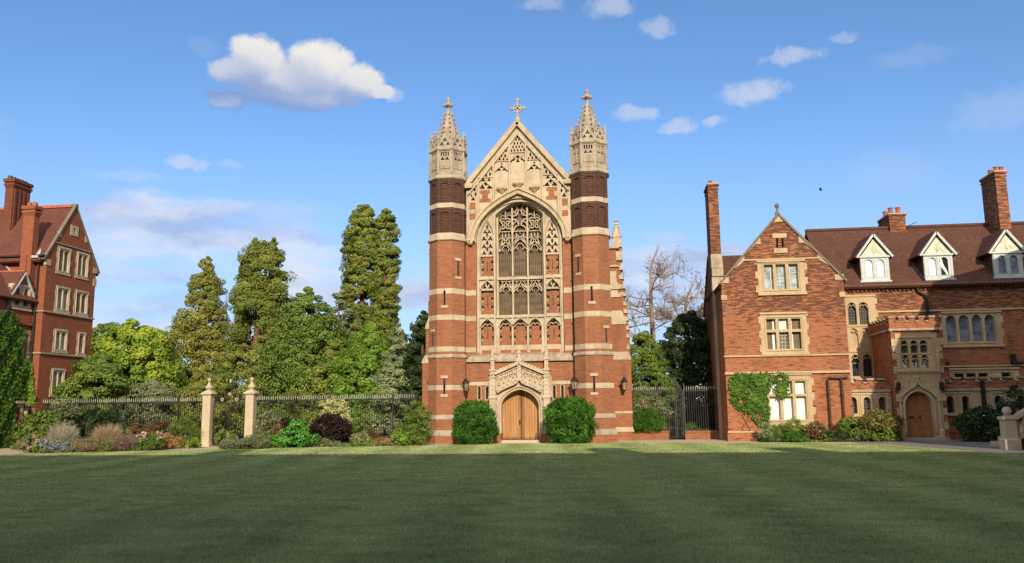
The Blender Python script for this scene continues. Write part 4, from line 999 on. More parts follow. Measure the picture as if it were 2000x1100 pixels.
        for sg in (-1, 1): d.ribbon(g, [(sg*.90, 8.48), (0, 9.64)], .08, -2.2, .10)
        d.build('dormer_roof', 'tile', w_)
        d = MB()
        for sg in (-1, 1): d.add([g.p(sg*.64, 7.3, -.02), g.p(sg*.64, 8.6, -.02), g.p(sg*.64, 8.6, -1.35), g.p(sg*.60, 7.3, -.02), g.p(sg*.60, 8.6, -.02), g.p(sg*.60, 8.6, -1.35)], [(0, 1, 2), (3, 4, 5), (0, 1, 4, 3), (1, 2, 5, 4)])
        d.build_each('dormer_cheek', 'tile', w_)
        for a, b_, mt in ((-.5, -.03, panes[0]), (.03, .5, panes[1])):
            d = MB(); d.box(g, a, b_, 7.45, 8.46, -.09, -.07); d.build('pane', mt, w_)
        return w_
    dormer(12.37, ('blind', 'blind'), 'dormer with white boarded lights'); q = dormer(15.24, ('blind', 'glass_dark'), 'dormer with a half drawn white curtain')
    g = south(15.24, YM-.02); s = MB(); s.poly(g, [(.08, 8.38), (.2, 8.3), (.24, 8.05), (.36, 7.8), (.44, 7.52), (.38, 7.52), (.26, 7.75), (.12, 7.98), (.07, 8.2)], -.066, -.06); s.build('curtain', 'blind', q)
    dormer(18.33, ('glass_slate', 'glass_slate'), 'dormer with dark reflecting lights'); dormer(21.4, ('glass_slate', 'glass_slate'), 'dormer with dark lights at the end')
    # roof pipe, downpipe, stacks
    s = MB(); s.tube([(14.1, YM+1.85, 9.1), (14.52, YM-.1, 7.3)], .07, 8); s.build('soil_pipe', 'black_iron', B)
    drainpipe(B, [(14.16, YM-.12, 6.95), (14.2, YM-.12, 6.78), (14.5, YM-.12, 6.6), (14.54, YM-.12, 6.4), (14.54, YM-.12, 4.9)], .065, 'black_iron')
    st = stack(14.12, 14.9, 43.3, 45.0, 9.6, 11.24); pots(st, [(14.3, 43.55, 11.24), (14.66, 43.55, 11.24), (14.3, 44.4, 11.24)], .14, .34)
    s = MB(); s.tube([(14.92, 43.3, 10.5), (15.5, 43.4, 10.75)], .01, 4)
    for k in range(4): s.tube([(15.1+.12*k, 43.2, 10.6+.045*k), (15.1+.12*k, 43.6, 10.6+.045*k)], .007, 4)
    s.build('aerial', 'black_iron', B)
    st = stack(18.97, 19.48, 42.3, 43.9, 9.0, 12.98); pots(st, [(19.12, 42.5, 12.98), (19.4, 42.55, 12.98), (19.12, 43.1, 12.98), (19.3, 43.5, 12.98)], .12, .24)
    s = MB(); s.box(west(18.97, 42.6), -1.0, -.15, 9.2, 9.9, .0, .03); s.build('flashing', 'lead', st)
    s = MB(); s.tube([(19.7, 43.4, 10.4), (19.7, 43.4, 10.85)], .01, 4); s.tube([(19.55, 43.4, 10.75), (20.0, 43.4, 10.85)], .01, 4); s.build('aerial', 'black_iron', B)
    # porch
    p = south(0, 37.62); PX0, PX1 = 11.92, 13.98; s = MB()
    win = [opening(a-.025, a+.285, z0, z0+.38, z1, 4) for a in (12.32, 12.72, 13.11) for z0, z1 in ((3.73, 4.28), (3.08, 3.64))]
    s.poly(p, rect(PX0, PX1, -.05, 4.72), -.4, 0, [rect(12.2, 13.55, 3.0, 4.4), rect(12.2, 13.5, .0, 2.2)])
    s.box(west(PX0, 37.62), -2.9, -.4, 2.2, 4.72, -.35, 0); s.box(east(PX1, 37.62), .4, 2.9, 2.2, 4.72, -.35, 0)
    cap = MB(); battlements(s, cap, p, PX0-.06, PX1-.02, 5.08, 5.26, 5, -.25, .06, .52)
    s.box(p, PX0-.05, PX1+.02, 4.84, 5.08, -.3, .055)
    ws = Fr((PX0-.05, 37.62, 0), (0, 1, 0), (-1, 0, 0)); s.box(ws, .3, 2.9, 4.84, 5.08, -.3, .0); battlements(s, cap, ws, .1, 2.9, 5.08, 5.26, 6, -.25, .0, .52)
    s.box(p, PX0-.03, PX1, 4.72, 4.84, -.3, .05)
    po = s.build('porch', 'brick_range', B)
    cap.box(p, PX0-.1, PX1+.06, 4.70, 4.80, -.1, .12); cap.box(ws, .05, 2.9, 4.70, 4.80, -.1, .05)
    for u in (PX0-.02, PX1+.02): cap.blob(p.p(u, 4.72, .12), .09)
    cap.build('battlement_coping', 'stone_grey', po)
    s = MB()
    fr_out = [(12.08, 2.98), (12.08, 4.58), (13.76, 4.58), (13.76, 2.98)]
    s.poly(p, fr_out, -.25, .05, win)
    quoin_teeth(s, p, PX0+.16, .45, 4.5, -1, .16, .3, -.05, .022); quoin_teeth(s, p, PX1-.16, .45, 4.5, 1, .16, .3, -.05, .022)
    s.box(p, PX0+.16, 12.09, .0, 4.58, -.05, .024); s.box(p, 13.75, PX1-.16, .0, 4.58, -.05, .024)
    for sg, u in ((-1, PX0), (1, PX1)):
        s.poly(p, [(u-sg*.02, 3.78), (u-sg*.02, 3.95), (u-sg*.3, 4.3), (u-sg*.3, 3.78)], -.02, .06)
        uu = u-sg*.22
        s.lathe(p.p(uu, 0, .06), [(.07, 2.9), (.09, 2.95), (.055, 3.02), (.055, 3.5), (.08, 3.55), (.02, 3.9)], 6)
        for z in (3.1, 3.22, 3.36, 3.48, 3.62, 3.74): s.blob(p.p(uu-.05, z, .08), .045); s.blob(p.p(uu+.05, z, .08), .045)
    s.ribbon(p, [(12.2, 3.02), (12.2, 4.40), (13.6, 4.40), (13.6, 3.02)], .06, .03, .1)
    s.box(p, 12.15, 13.65, 3.66, 3.71, .0, .08)
    for a in (12.32, 12.72, 13.11):
        for z in (4.06, 3.46): s.ribbon(p, [(a, z-.04), (a+.07, z+.06), (a+.13, z), (a+.19, z+.06), (a+.26, z-.04)], .03, -.06, .04)
    s.box(p, 12.1, 13.72, 2.92, 3.03, -.1, .12)
    por = s.build('oriel_window', 'stone_warm', po)
    s = MB(); s.box(p, 12.25, 13.45, 3.05, 4.3, -.2, -.15); s.build('pane', 'glass_lead', por)
    s = MB(); t2 = MB()                        # heraldic glass: white shields with dark charges
    for i, a in enumerate((12.34, 12.74, 13.13)):
        s.poly(p, [(a, 3.2), (a, 3.48), (a+.22, 3.48), (a+.22, 3.2), (a+.11, 3.1)], -.15, -.14)
        if i == 0: t2.ribbon(p, [(a+.03, 3.44), (a+.19, 3.2)], .05, -.14, -.13)
        elif i == 1: t2.ribbon(p, [(a+.11, 3.15), (a+.11, 3.45)], .05, -.14, -.13); t2.ribbon(p, [(a+.03, 3.36), (a+.19, 3.36)], .05, -.14, -.13)
        else: t2.ribbon(p, [(a+.03, 3.2), (a+.11, 3.36), (a+.19, 3.2)], .05, -.14, -.13); t2.box(p, a+.02, a+.2, 3.42, 3.46, -.14, -.13)
        s.box(p, a, a+.22, 3.105, 3.16, -.15, -.142)
    s.build('heraldic_shield', 'blind', por); t2.build('shield_charge', 'glass_dark', por)
    # doorway
    dr = opening(12.26, 13.38, .12, 1.45, 2.04, 10); s = MB()
    s.poly(p, [(12.06, .0), (12.06, 2.94), (13.74, 2.94), (13.74, .0), (13.40, .0)]+list(reversed(dr[1:-1]))+[(12.24, .0)], -.3, .04)
    s.ribbon(p, [(12.2, .3)]+arch(12.2, 13.44, 1.45, 2.12, 10)+[(13.44, .3)], .09, -.05, .13)
    og = [(12.04, 1.78), (12.2, 1.98), (12.42, 2.14), (12.64, 2.26), (12.76, 2.40), (12.82, 2.62)]; og = og+[(25.64-x, y) for x, y in reversed(og[:-1])]
    s.ribbon(p, og, .09, .0, .18); s.blob(p.p(12.82, 2.66, .12), .08)
    for sg, u in ((-1, 12.09), (1, 13.66)): s.lathe(p.p(u, 0, .07), [(.12, .0), (.12, .4), (.07, .46), (.06, 1.6), (.1, 1.64), (.1, 1.74), (.05, 1.8)], 8)
    for k in range(8):
        u = 12.18+k*.213
        if abs(u+.07-12.82) > .12: s.ribbon(p, opening(u-.06, u+.1, 2.45 if abs(u-12.8) < .5 else 2.25, 2.72, 2.82, 3), .03, .03, .075)
        s.box(p, u-.11, u-.085, 2.3 if abs(u-12.8) > .5 else 2.6, 2.92, .03, .07)
    s.box(p, 12.08, 13.72, 2.86, 2.92, .03, .09)
    dw = s.build('doorway', 'stone_warm', po)
    for a, b_ in ((12.27, 12.815), (12.825, 13.37)):
        s = MB(); pts = [(x, y) for x, y in arch(12.26, 13.38, 1.45, 2.03, 16) if a-.001 <= x <= b_+.001]
        s.poly(p, [(a, .14)]+([(a, pts[0][1])] if pts[0][0] > a+.01 else [])+pts+([(b_, pts[-1][1])] if pts[-1][0] < b_-.01 else [])+[(b_, .14)], -.27, -.2)
        for k in range(1, 4): s.box(p, a+k*.135-.004, a+k*.135+.004, .16, 1.4, -.2, -.194)
        s.build('door_leaf', 'wood_dark', dw)
    s = MB(); s.box(p, 12.44, 12.66, .92, 1.0, -.2, -.18); s.build('letter_plate', 'black_iron', dw); s = MB(); s.lathe(p.p(12.92, .98, -.17), [(.02, -.05), (.045, 0), (.02, .05)], 8); s.box(p, 12.9, 12.95, .9, 1.06, -.2, -.185); s.build('handle', 'black_iron', dw)
    s = MB(); s.box(p, 11.98, 13.88, -.05, .115, -.3, .35); s.build('door_step', 'stone_grey', po)
    # single-storey crenellated passages either side
    for side in (0, 1):
        y = 38.2; q = south(0, y); a0, a1 = ((9.98, 11.92) if side == 0 else (13.98, 19.5)); s = MB(); cap = MB()
        li = [opening(a, a+.3, 1.14, 1.7, 1.86, 5) for a in ((10.16, 10.74, 11.38) if side == 0 else (14.2, 14.84, 16.17, 17.1, 17.7, 18.4))]
        b2 = MB(); b2.box(q, a0, a1, -.05, 1.02, -.35, 0); b2.box(q, a0, a1, .30, .36, 0, .03); s.box(q, a0, a1, 2.14, 2.46, -.35, 0)
        battlements(s, cap, q, a0+.02, a1-.02, 2.46, 2.60, 4 if side == 0 else 10, -.25, .0, .55)
        ps = b2.build('passage', 'brick_range', B); s.build('parapet', 'brick_range', ps)
        cap.box(q, a0, a1, 2.08, 2.18, -.1, .09); cap.build('parapet_coping', 'stone_grey', ps)
        s = MB(); s.poly(q, rect(a0, a1, 1.03, 2.08), -.3, .02, li); s.box(q, a0, a1, 1.0, 1.07, -.1, .07)
        for L in li: s.ribbon(q, rect(L[0][0]-.1, L[-1][0]+.1, 1.08, 2.0), .05, .0, .05, False)
        for L in li: s.box(q, L[0][0]-.12, L[-1][0]+.12, 1.96, 2.02, .0, .06)
        st_ = s.build('passage_window', 'stone_warm', ps); s = MB(); s.box(q, a0+.1, a1-.1, 1.06, 1.95, -.27, -.2); s.build('pane', 'glass_lead' if side == 0 else 'glass_dark', st_)
        s = MB(); s.box(q, a0, a1, 2.3, 2.36, -2.3, -.25); s.build('flat_roof', 'lead', ps)
    s = MB(); q = south(0, 38.2); s.box(q, 15.62, 15.78, 1.1, 2.5, .02, .14); s.build('drainpipe', 'black_iron', B)
    m = south(0, YM); s = MB(); s.box(m, 18.0, 18.2, 3.3, 3.75, .0, .18); s.box(m, 18.0, 18.5, 3.28, 3.4, .0, .16); s.build('rainwater_hopper', 'black_iron', B)
    s = MB(); s.box(m, 15.16, 15.3, 3.32, 3.44, 0, .1); s.build('vent', 'black_iron', B)
    return B
rng_b = build_range()
def wl(x, label):
    L = thing('bulkhead_lamp', label, 'lamp', (x, 37.56, 2.28), 0, 'black lamps beside the porch door'); f = Fr((x, 37.56, 2.28), (1, 0, 0), (0, -1, 0))
    s = MB(); s.box(f, -.07, .07, -.14, .14, 0, .04); s.lathe(f.p(0, 0, .12), [(.05, -.16), (.085, -.12), (.095, .1), (.12, .12), (.05, .2), (.02, .24)], 8); s.build('lamp_case', 'black_iron', L)
    s = MB(); s.lathe(f.p(0, 0, .12), [(.088, -.08), (.098, .08)], 8, .2); s.build('glass', 'glass_dark', L)
wl(12.02, 'black lamp on the left of the arched porch doorway'); wl(13.8, 'black lamp on the right of the arched porch doorway')

# ================================================================ STAIR WITH BALUSTRADE, right edge
def stair():
    S = thing('stone_stair', 'pale stone stair with balustrade and ball topped pier at the right edge', 'stair', (13.15, 30.2, 0))
    s = MB(); c = (13.14, 30.2, 0); s.square(c, [(.25, -.03), (.25, .3), (.19, .36), (.19, .98), (.24, 1.0), (.24, 1.08), (.12, 1.1), (.1, 1.13)])
    for z in (.55, .75): s.square(c, [(.196, z), (.196, z+.015)])
    p = s.build('pier', 'stone_pale', S); s = MB(); s.lathe((c[0], c[1], 1.27), [(.05, -.15), (.11, -.11), (.15, -.03), (.15, .04), (.11, .11), (.05, .15)], 14); s.build('ball_finial', 'stone_pale', p, smooth=True)
    f = south(0, 30.28); s = MB()
    s.ribbon(f, [(13.33, .98), (15.9, 2.65)], .12, -.2, .12); s.build('handrail', 'stone_pale', S)
    s = MB(); s.poly(f, [(13.33, -.03), (13.33, .25), (15.9, 1.92), (15.9, -.03)], -.15, .06); s.build('string_wall', 'brick_dark', S); s = MB(); s.ribbon(f, [(13.33, .28), (15.9, 1.95)], .1, -.18, .12); s.build('plinth_rail', 'stone_pale', S)
    for k in range(12):
        x = 13.5+k*.19; z = .33+(x-13.33)*.65; s = MB(); s.lathe((x, 30.31, z), [(.06, 0), (.06, .06), (.035, .12), (.075, .28), (.04, .42), (.035, .5), (.06, .54), (.06, .62)], 8); s.build('baluster', 'stone_pale', S)
    for k in range(11): s = MB(); s.box(south(0, 30.4), 13.5+k*.28, 13.8+k*.28, -.03, .17*(k+1), -2.2, -.06); s.build('step', 'stone_pale', S)
stair()

# ================================================================ LEFT BUILDING
def build_left():
    XL = -27.5; Y0, Y1, YA = 36.25, 40.1, 38.1
    B = thing('corner_block', 'tall deep red brick corner block with steep gable and ribbed chimney', 'building', (XL, Y0, 0))
    e = east(XL, 0)
    W = [(36.92, 38.04, 8.47, 9.83), (38.38, 39.5, 8.47, 9.83), (37.0, 38.2, 6.55, 7.84), (38.45, 39.66, 6.55, 7.84), (37.1, 38.25, 4.55, 5.70), (38.88, 39.66, 4.50, 5.70), (37.1, 38.25, 2.4, 3.75)]
    s = MB(); sm = (37.88, 38.36, 10.62, 11.0)
    s.poly(e, [(Y0, -.05), (Y0, 9.15), (YA, 12.0), (Y1, 9.15), (Y1, -.05)], -.4, 0, [rect(a+.1, b-.1, c+.1, d-.1) for a, b, c, d in W]+[rect(38.02, 38.22, 10.64, 10.96)])
    s.box(south(XL, Y0), -9, -.4, -.05, 9.15, -.4, 0); s.box(south(XL, Y1), -9, -.4, -.05, 9.15, 0, .4)
    w_ = s.build('wall', 'brick_left', B)
    for i, (a, b, c, d) in enumerate(W):
        a += .05; b -= .05
        n = 1 if b-a < .9 else 2; iw = (b-a-.28)/n
        L = [opening(a+.14+k*iw+.03, a+.14+(k+1)*iw-.03, c+.14, d-.30, d-.16, 4) for k in range(n)]
        q = window(w_, e, a, b, c, d, L, pane='glass_dark', stone='stone', teeth_t=.04, dep=.17, drip=False, sillw=.025, proud=.012)
        if i != 0:
            s = MB()
            for Lk in L: s.box(e, Lk[0][0]+(.02 if i % 2 else .12), Lk[-1][0]-(.10 if i % 2 else .0), c+.15, d-.25, -.188, -.18)
            s.build('net_curtain', 'white_paint', q)
    s = MB(); s.poly(e, rect(37.82, 38.42, 10.54, 11.08), -.2, .03, [rect(38.04, 38.2, 10.66, 10.94)]); q = s.build('gable_light', 'stone', w_); s = MB(); s.box(e, 38.0, 38.25, 10.6, 11, -.18, -.15); s.build('pane', 'glass_dark', q)
    s = MB()
    for z0, z1, c in ((6.42, 6.49, .08), (4.39, 4.46, .08), (9.93, 9.98, .05)):
        a, b = (Y0-.04, Y1+.04) if z1 < 9 else (36.72, 39.5)
        s.box(e, a, b, z0, z1, -.05, c)
        if z1 < 9: s.box(south(XL, Y0), -.9, .04, z0, z1, -.05, c*.9)
    s.build_each('string_course', 'stone_grey', w_)
    s = MB()
    for a0, a1, b0, b1 in ((Y0-.06, Y0+.3, 8.72, 9.02), (Y1-.2, Y1+.06, 8.2, 8.6), (Y1-.25, Y1+.06, 8.9, 9.2), (36.98, 37.16, 10.3, 10.55), (39.0, 39.2, 10.4, 10.7)): s.box(e, a0, a1, b0, b1, -.1, .025)
    s.build('kneeler_stone', 'stone_warm', w_)
    s = MB()
    s.ribbon(e, [(Y0-.25, 8.95), (YA, 12.14), (Y1+.25, 8.95)], .08, -.12, .06); s.box(e, YA-.1, YA+.1, 12.05, 12.22, -.14, .09); s.build('coping', 'stone_dark', w_)
    s = MB(); s.ribbon(e, [(Y0-.35, 8.85), (YA, 12.05), (Y1+.35, 8.85)], .12, -9, -.10); r = s.build('roof', 'tile_left', B)
    s = MB(); s.box(e, YA-.1, YA+.1, 12.06, 12.2, -9, -.17); s.build('ridge', 'ridge_red', r)
    s = MB(); s.box(south(XL, Y0), -9, -.05, 9.0, 9.1, -.05, .12)
    for k in range(30): s.box(south(XL, Y0), -.3-.2*k, -.2-.2*k, 8.86, 9.0, -.05, .1)
    s.build('dentil_eaves', 'brick_left', w_)
    s = MB(); s.box(south(XL, Y0), -9, .05, 9.1, 9.18, .0, .38); s.build('gutter', 'black_iron', w_)
    # ribbed stack on the roof slope
    def stk(x0, x1, y0, y1, z0, z1, ribs):
        s = MB(); f = south(x0, y0); w2, d = x1-x0, y1-y0
        s.box(f, 0, w2, z0, z1-.45, -d, 0)
        for i, (q, h) in enumerate(((.03, .1), (.07, .1), (.03, .08), (.09, .17))): zz_ = z1-.45+sum([.1, .1, .08][:i]); s.box(f, -q, w2+q, zz_, zz_+h, -d-q, q)
        if ribs:
            g = east(x1, y0)
            for k in range(ribs): s.box(g, d*(k+.5)/ribs-.07, d*(k+.5)/ribs+.07, z0, z1-.5, -.01, .06)
        return s.build('chimney_stack', 'brick_stack' if ribs else 'brick_left', B)
    a = stk(-30.75, -30.3, 37.1, 38.32, 9.4, 13.45, 4)
    for k in range(5): s = MB(); s.lathe((-30.55, 37.12+k*.27, 13.42), [(.11, 0), (.11, .16), (.09, .18)], 8); s.build('chimney_pot', 'black_iron', a)
    s = MB(); g = east(-30.3, 0); s.ribbon(g, [(36.75, 10.05), (37.0, 10.3), (38.4, 12.3)], .14, -.75, .03); s.build('flashing', 'lead', a)
    a = stk(-28.62, -28.04, 35.86, 36.24, 0, 11.62, 0)
    s = MB(); s.box(south(-28.62, 35.86), .3, .36, 6.5, 9.2, -.1, .05); s.build('stack_rib', 'brick_left', a)
    for k in range(2): s = MB(); s.lathe((-28.48+k*.3, 36.05, 11.62), [(.11, 0), (.11, .2), (.09, .22)], 8); s.build('chimney_pot', 'terracotta', a)
    s = MB(); s.add([(-28.0, 36.0, 9.1), (-27.7, 36.0, 9.1), (-27.85, 36.25, 9.55), (-28.0, 36.3, 9.5)], [(0, 1, 2, 3)]); s.box(south(-28.0, 35.9), -.04, .3, 9.02, 9.14, -.35, .04); s.build('flashing', 'lead', a)
    drainpipe(B, [(-27.86, 36.16, 9.0), (-27.86, 36.14, 1.75)], .05, 'black_iron')
    s = MB(); s.box(south(-27.86, 36.14), -.12, .12, 8.8, 9.0, -.1, .12); s.build('rainwater_hopper', 'black_iron', B)
    # west range, lower, running towards the viewer
    R_ = thing('west_range', 'low red brick range on the left with slate-brown roof, ivy and a small gable', 'building', (-28, 33, 0)); R_['label'] = 'low red brick range at the left edge, largely ivy covered, with a small paired-window gable'
    XW = -28.02; w = east(XW, 0); Yn = 36.22; Ys = 24.
    s = MB(); s.poly(w, [(Ys, -.05), (Ys, 7.05), (34.72, 7.05), (35.42, 8.05), (36.12, 7.05), (Yn, 7.05), (Yn, -.05)], -.4, 0, [rect(34.95, 35.3, 6.55, 7.5), rect(35.5, 35.85, 6.55, 7.5), rect(35.55, 35.9, .0, 1.9), rect(35.75, 36.05, 4.0, 5.4)])
    s.box(w, 34.6, Yn, 5.72, 5.92, -.1, .12); wl_ = s.build('wall', 'brick_left', R_)
    L = [opening(a, a+.3, 6.62, 7.28, 7.48, 5) for a in (34.97, 35.52)]
    window(wl_, w, 34.8, 36.02, 6.45, 7.62, L, pane='glass_dark', stone='stone', drip=False, teeth_t=.08)
    window(wl_, w, 35.65, 36.15, 3.95, 5.5, [rect(35.78, 36.03, 4.1, 5.3)], pane='glass_dark', stone='stone_warm', drip=False)
    s = MB(); s.poly(w, [(35.45, 0), (35.45, 2.05), (36.02, 2.05), (36.02, 0), (35.88, 0), (35.88, 1.85), (35.57, 1.85), (35.57, 0)], -.3, .06); s.box(w, 35.42, 36.05, 2.02, 2.14, -.1, .16); s.build('doorway', 'stone_warm', wl_)
    s = MB(); s.box(w, 35.56, 35.89, 0, 1.86, -.25, -.2); s.build('door_leaf', 'wood_dark', wl_)
    s = MB()
    s.ribbon(w, [(34.55, 6.93), (35.42, 8.18), (36.3, 6.93)], .08, -.05, .14); s.build('bargeboard', 'white_paint', wl_)
    s = MB()
    s.ribbon(w, [(34.45, 6.9), (35.42, 8.26), (36.3, 7.0)], .08, -2.0, .10)
    f = south(XW, Yn); s.ribbon(f, [(.25, 6.85), (-3.2, 10.1)], .12, 0, 12.2); rr = s.build('roof', 'tile_left', R_)
    s = MB(); s.box(w, 35.36, 35.48, 8.26, 8.34, -1.6, .08); s.build('ridge', 'ridge_red', rr)
    s = MB(); f = south(XW, Yn); s.ribbon(f, [(-.1, 7.24), (-3.2, 10.24)], .12, -.03, .03); s.build('flashing', 'lead', rr)
    s = MB(); s.box(w, Ys, 34.5, 6.82, 6.92, .02, .24); s.tube([(XW+.1, 34.45, 6.9), (XW+.1, 34.45, 3)], .05, 8); s.build('gutter', 'black_iron', wl_)
    # lantern by the doorway
    l1 = dup(l0, (-27.72, 36.1, 1.62), math.radians(20), 'lantern on the corner of the left building beside the ivy and doorway', .9); l1['group'] = 'black iron lanterns on the left building'
build_left()

# ================================================================ GATE PIERS, GATE, RAILINGS
def railing(label, x0, x1, y, step, ztop, zbase, plinth=0., posts=(), bar=.011, group=None):
    T = thing('railing', label, 'railing', (x0, y, 0), 0, group); f = south(0, y); s = MB(); w = MB()
    n = int((x1-x0)/step)
    for k in range(n):
        x = x0+(k+.5)*(x1-x0)/n; s.box(f, x-bar, x+bar, zbase+plinth, ztop-.05, -bar, bar)
        w.lathe((x, y, 0), [(bar*1.7, ztop-.05), (bar*1.9, ztop+.04), (.004, ztop+.13)], 4)
    s.build('bar_panel', 'black_iron', T); w.build('spike_row', 'spike_white', T)
    for z in (ztop-.1, zbase+plinth+.12): s = MB(); s.box(f, x0, x1, z-.022, z+.022, -.02, .02); s.build('rail', 'black_iron', T)
    for x in posts:
        s = MB(); s.box(f, x-.028, x+.028, zbase+plinth, ztop+.03, -.028, .028); s.lathe((x, y, 0), [(.03, ztop+.03), (.05, ztop+.06), (.02, ztop+.12), (.035, ztop+.16), (.006, ztop+.27)], 6); s.build('post', 'black_iron', T)
    if plinth: s = MB(); s.box(f, x0, x1, -.05, plinth, -.16, .16); s.box(f, x0, x1, plinth, plinth+.06, -.19, .19); s.build('plinth_wall', 'brick', T)
    return T
def pier(x, y, label, first=None):
    if first: return dup(first, (x, y, 0), 0, label)
    T = thing('gate_pier', label, 'pier', (0, 0, 0), 0, 'pale stone gate piers')
    s = MB(); s.square((0, 0, 0), [(.22, -.05), (.22, .12), (.19, .16), (.19, 2.26), (.21, 2.28), (.27, 2.33), (.27, 2.37), (.12, 2.49), (.10, 2.51)])
    for z in (.6, 1.2, 1.8): s.square((0, 0, 0), [(.1912, z), (.1912, z+.012)])
    s.build('shaft', 'stone_pale', T)
    s = MB(); s.lathe((0, 0, 2.47), [(.13, 0), (.08, .05), (.13, .10), (.17, .16), (.17, .20), (.11, .26), (.05, .36), (.045, .42), (.075, .46), (.085, .51), (.07, .57), (.025, .60)], 12); s.build('urn_finial', 'stone_pale', T, smooth=False)
    T.location = (x, y, 0); return T
YF = 35.75
p0 = pier(-18.55, YF, 'left stone gate pier with urn finial'); pier(-16.5, YF, 'right stone gate pier with urn finial, behind grey lavender', p0)
railing('black spiked railing behind the left flower border, left of the gate piers', -26.8, -18.8, YF, .105, 2.08, 0, 0, [-25.9, -23.1, -20.0])
railing('black spiked railing between gate pier and chapel, behind purple shrub', -16.25, -8.9, YF, .105, 2.10, 0, .25, [-15.6, -12.8, -9.9])
def gate(label, x0, x1, y, zt, over, n, ztop=None):
    T = thing('iron_gate', label, 'gate', ((x0+x1)/2, y, 0)); f = south(0, y); xm = (x0+x1)/2
    for a, b in ((x0, xm-.01), (xm+.01, x1)):
        s = MB(); s.ribbon(f, rect(a+.02, b-.02, .08, zt), .035, -.015, .015, True); s.box(f, a, b, .5, .53, -.012, .012)
        m_ = max(2, int(n/2))
        for k in range(m_): x = a+(b-a)*(k+.7)/(m_+.4); s.box(f, x-.01, x+.01, .08, zt, -.01, .01)
        s.build('gate_leaf', 'black_iron', T)
    s = MB(); s.box(f, x0, x1, zt+.03, zt+.07, -.02, .02)
    if over:
        s.box(f, x0, x1, zt+.27, zt+.30, -.02, .02); hw = (x1-x0)/2
        s.ribbon(f, [(xm-hw*.75, zt+.28), (xm-hw*.42, zt+.55), (xm-hw*.2, zt+.85), (xm, zt+1.0), (xm+hw*.2, zt+.85), (xm+hw*.42, zt+.55), (xm+hw*.75, zt+.28)], .03, -.015, .015)
        s.ribbon(f, [(xm-hw*.4, zt+.3), (xm-hw*.2, zt+.6), (xm, zt+.9), (xm+hw*.2, zt+.6), (xm+hw*.4, zt+.3)], .022, -.012, .012)
        for a in (-.7, -.35, 0, .35, .7): s.ribbon(f, foil(xm+a*hw, zt+.17, .08, 1, 0, 12, 0), .016, -.01, .01, True)
        for a in (-.62, .62): s.lathe((xm+a*hw, y, 0), [(.01, zt+.3), (.03, zt+.42), (.005, zt+.58)], 5)
        for a in (-.2, .2): s.ribbon(f, foil(xm+a*hw*1.1, zt+.5, .09, 1, 0, 12, 0), .016, -.01, .01, True)
    s.build('overthrow', 'black_iron', T)
    if over:
        s = MB()
        for a, v in ((0, .48), (-.46, .24), (.42, .24)): s.ribbon(f, foil(xm+a*hw, zt+v, .055, 1, 0, 12, 0), .03, .0, .035, True)
        s.box(f, xm-.04, xm+.04, zt+1.0, zt+1.14, -.02, .02); s.build('rosette', 'stone_pale', T)
gate('black wrought iron gate with pierced overthrow between the two stone piers', -18.3, -16.75, YF, 1.85, True, 12)
YR = 40.4
railing('black spiked railing on brick plinth beside the chapel flank, left of the small gate', .55, 2.36, YR, .10, 2.38, 0, .33, [1.9])
railing('black spiked railing on brick plinth next to the gabled wing, right of the small gate', 3.12, 4.80, YR, .10, 2.38, 0, .33, [3.15])
gate('narrow black iron gate in the railing between chapel and wing', 2.38, 3.10, YR, 2.25, False, 8)
T = thing('gate_crest', 'black iron scrolled crest standing over the narrow gate by the wing', 'gate crest', (2.72, YR, 2.36)); f = south(0, YR); s = MB(); s.ribbon(f, foil(2.72, 2.55, .17, 4, math.pi/4, 24, .12), .03, -.012, .012, True); s.ribbon(f, foil(2.72, 2.55, .07, 1, 0, 12, 0), .025, -.012, .012, True); s.ribbon(f, [(2.42, 2.32), (2.55, 2.5), (2.72, 2.72), (2.9, 2.5), (3.04, 2.32)], .022, -.01, .01); s.build('scrollwork', 'black_iron', T)
# plant name plates in the border
def label_plate(x, y, h, lab, rz, mat='sign_black'):
    T = thing('plant_marker', lab, 'plant marker', (x, y, 0), rz, 'plant name markers'); s = MB(); f = Fr((x, y, 0), (1, 0, 0), (0, -1, 0)); s.box(f, -.012, .012, 0, h, -.012, .012); s.build('stake', 'black_iron', T)
    s = MB(); s.add([f.p(-.11, h-.03, .06), f.p(.11, h-.03, .06), f.p(.11, h+.12, -.02), f.p(-.11, h+.12, -.02), f.p(-.11, h-.04, .045), f.p(.11, h-.04, .045), f.p(.11, h+.11, -.035), f.p(-.11, h+.11, -.035)], [(0, 1, 2, 3), (7, 6, 5, 4), (0, 4, 5, 1), (1, 5, 6, 2), (2, 6, 7, 3), (3, 7, 4, 0)]); s.build('plate', mat, T)
label_plate(-18.9, 30.75, .28, 'small black plant marker at the lawn edge before mauve flowers', 0)
label_plate(-18.0, 33.2, .45, 'dark plant marker near the left gate pier with pale lettering patch', .2)

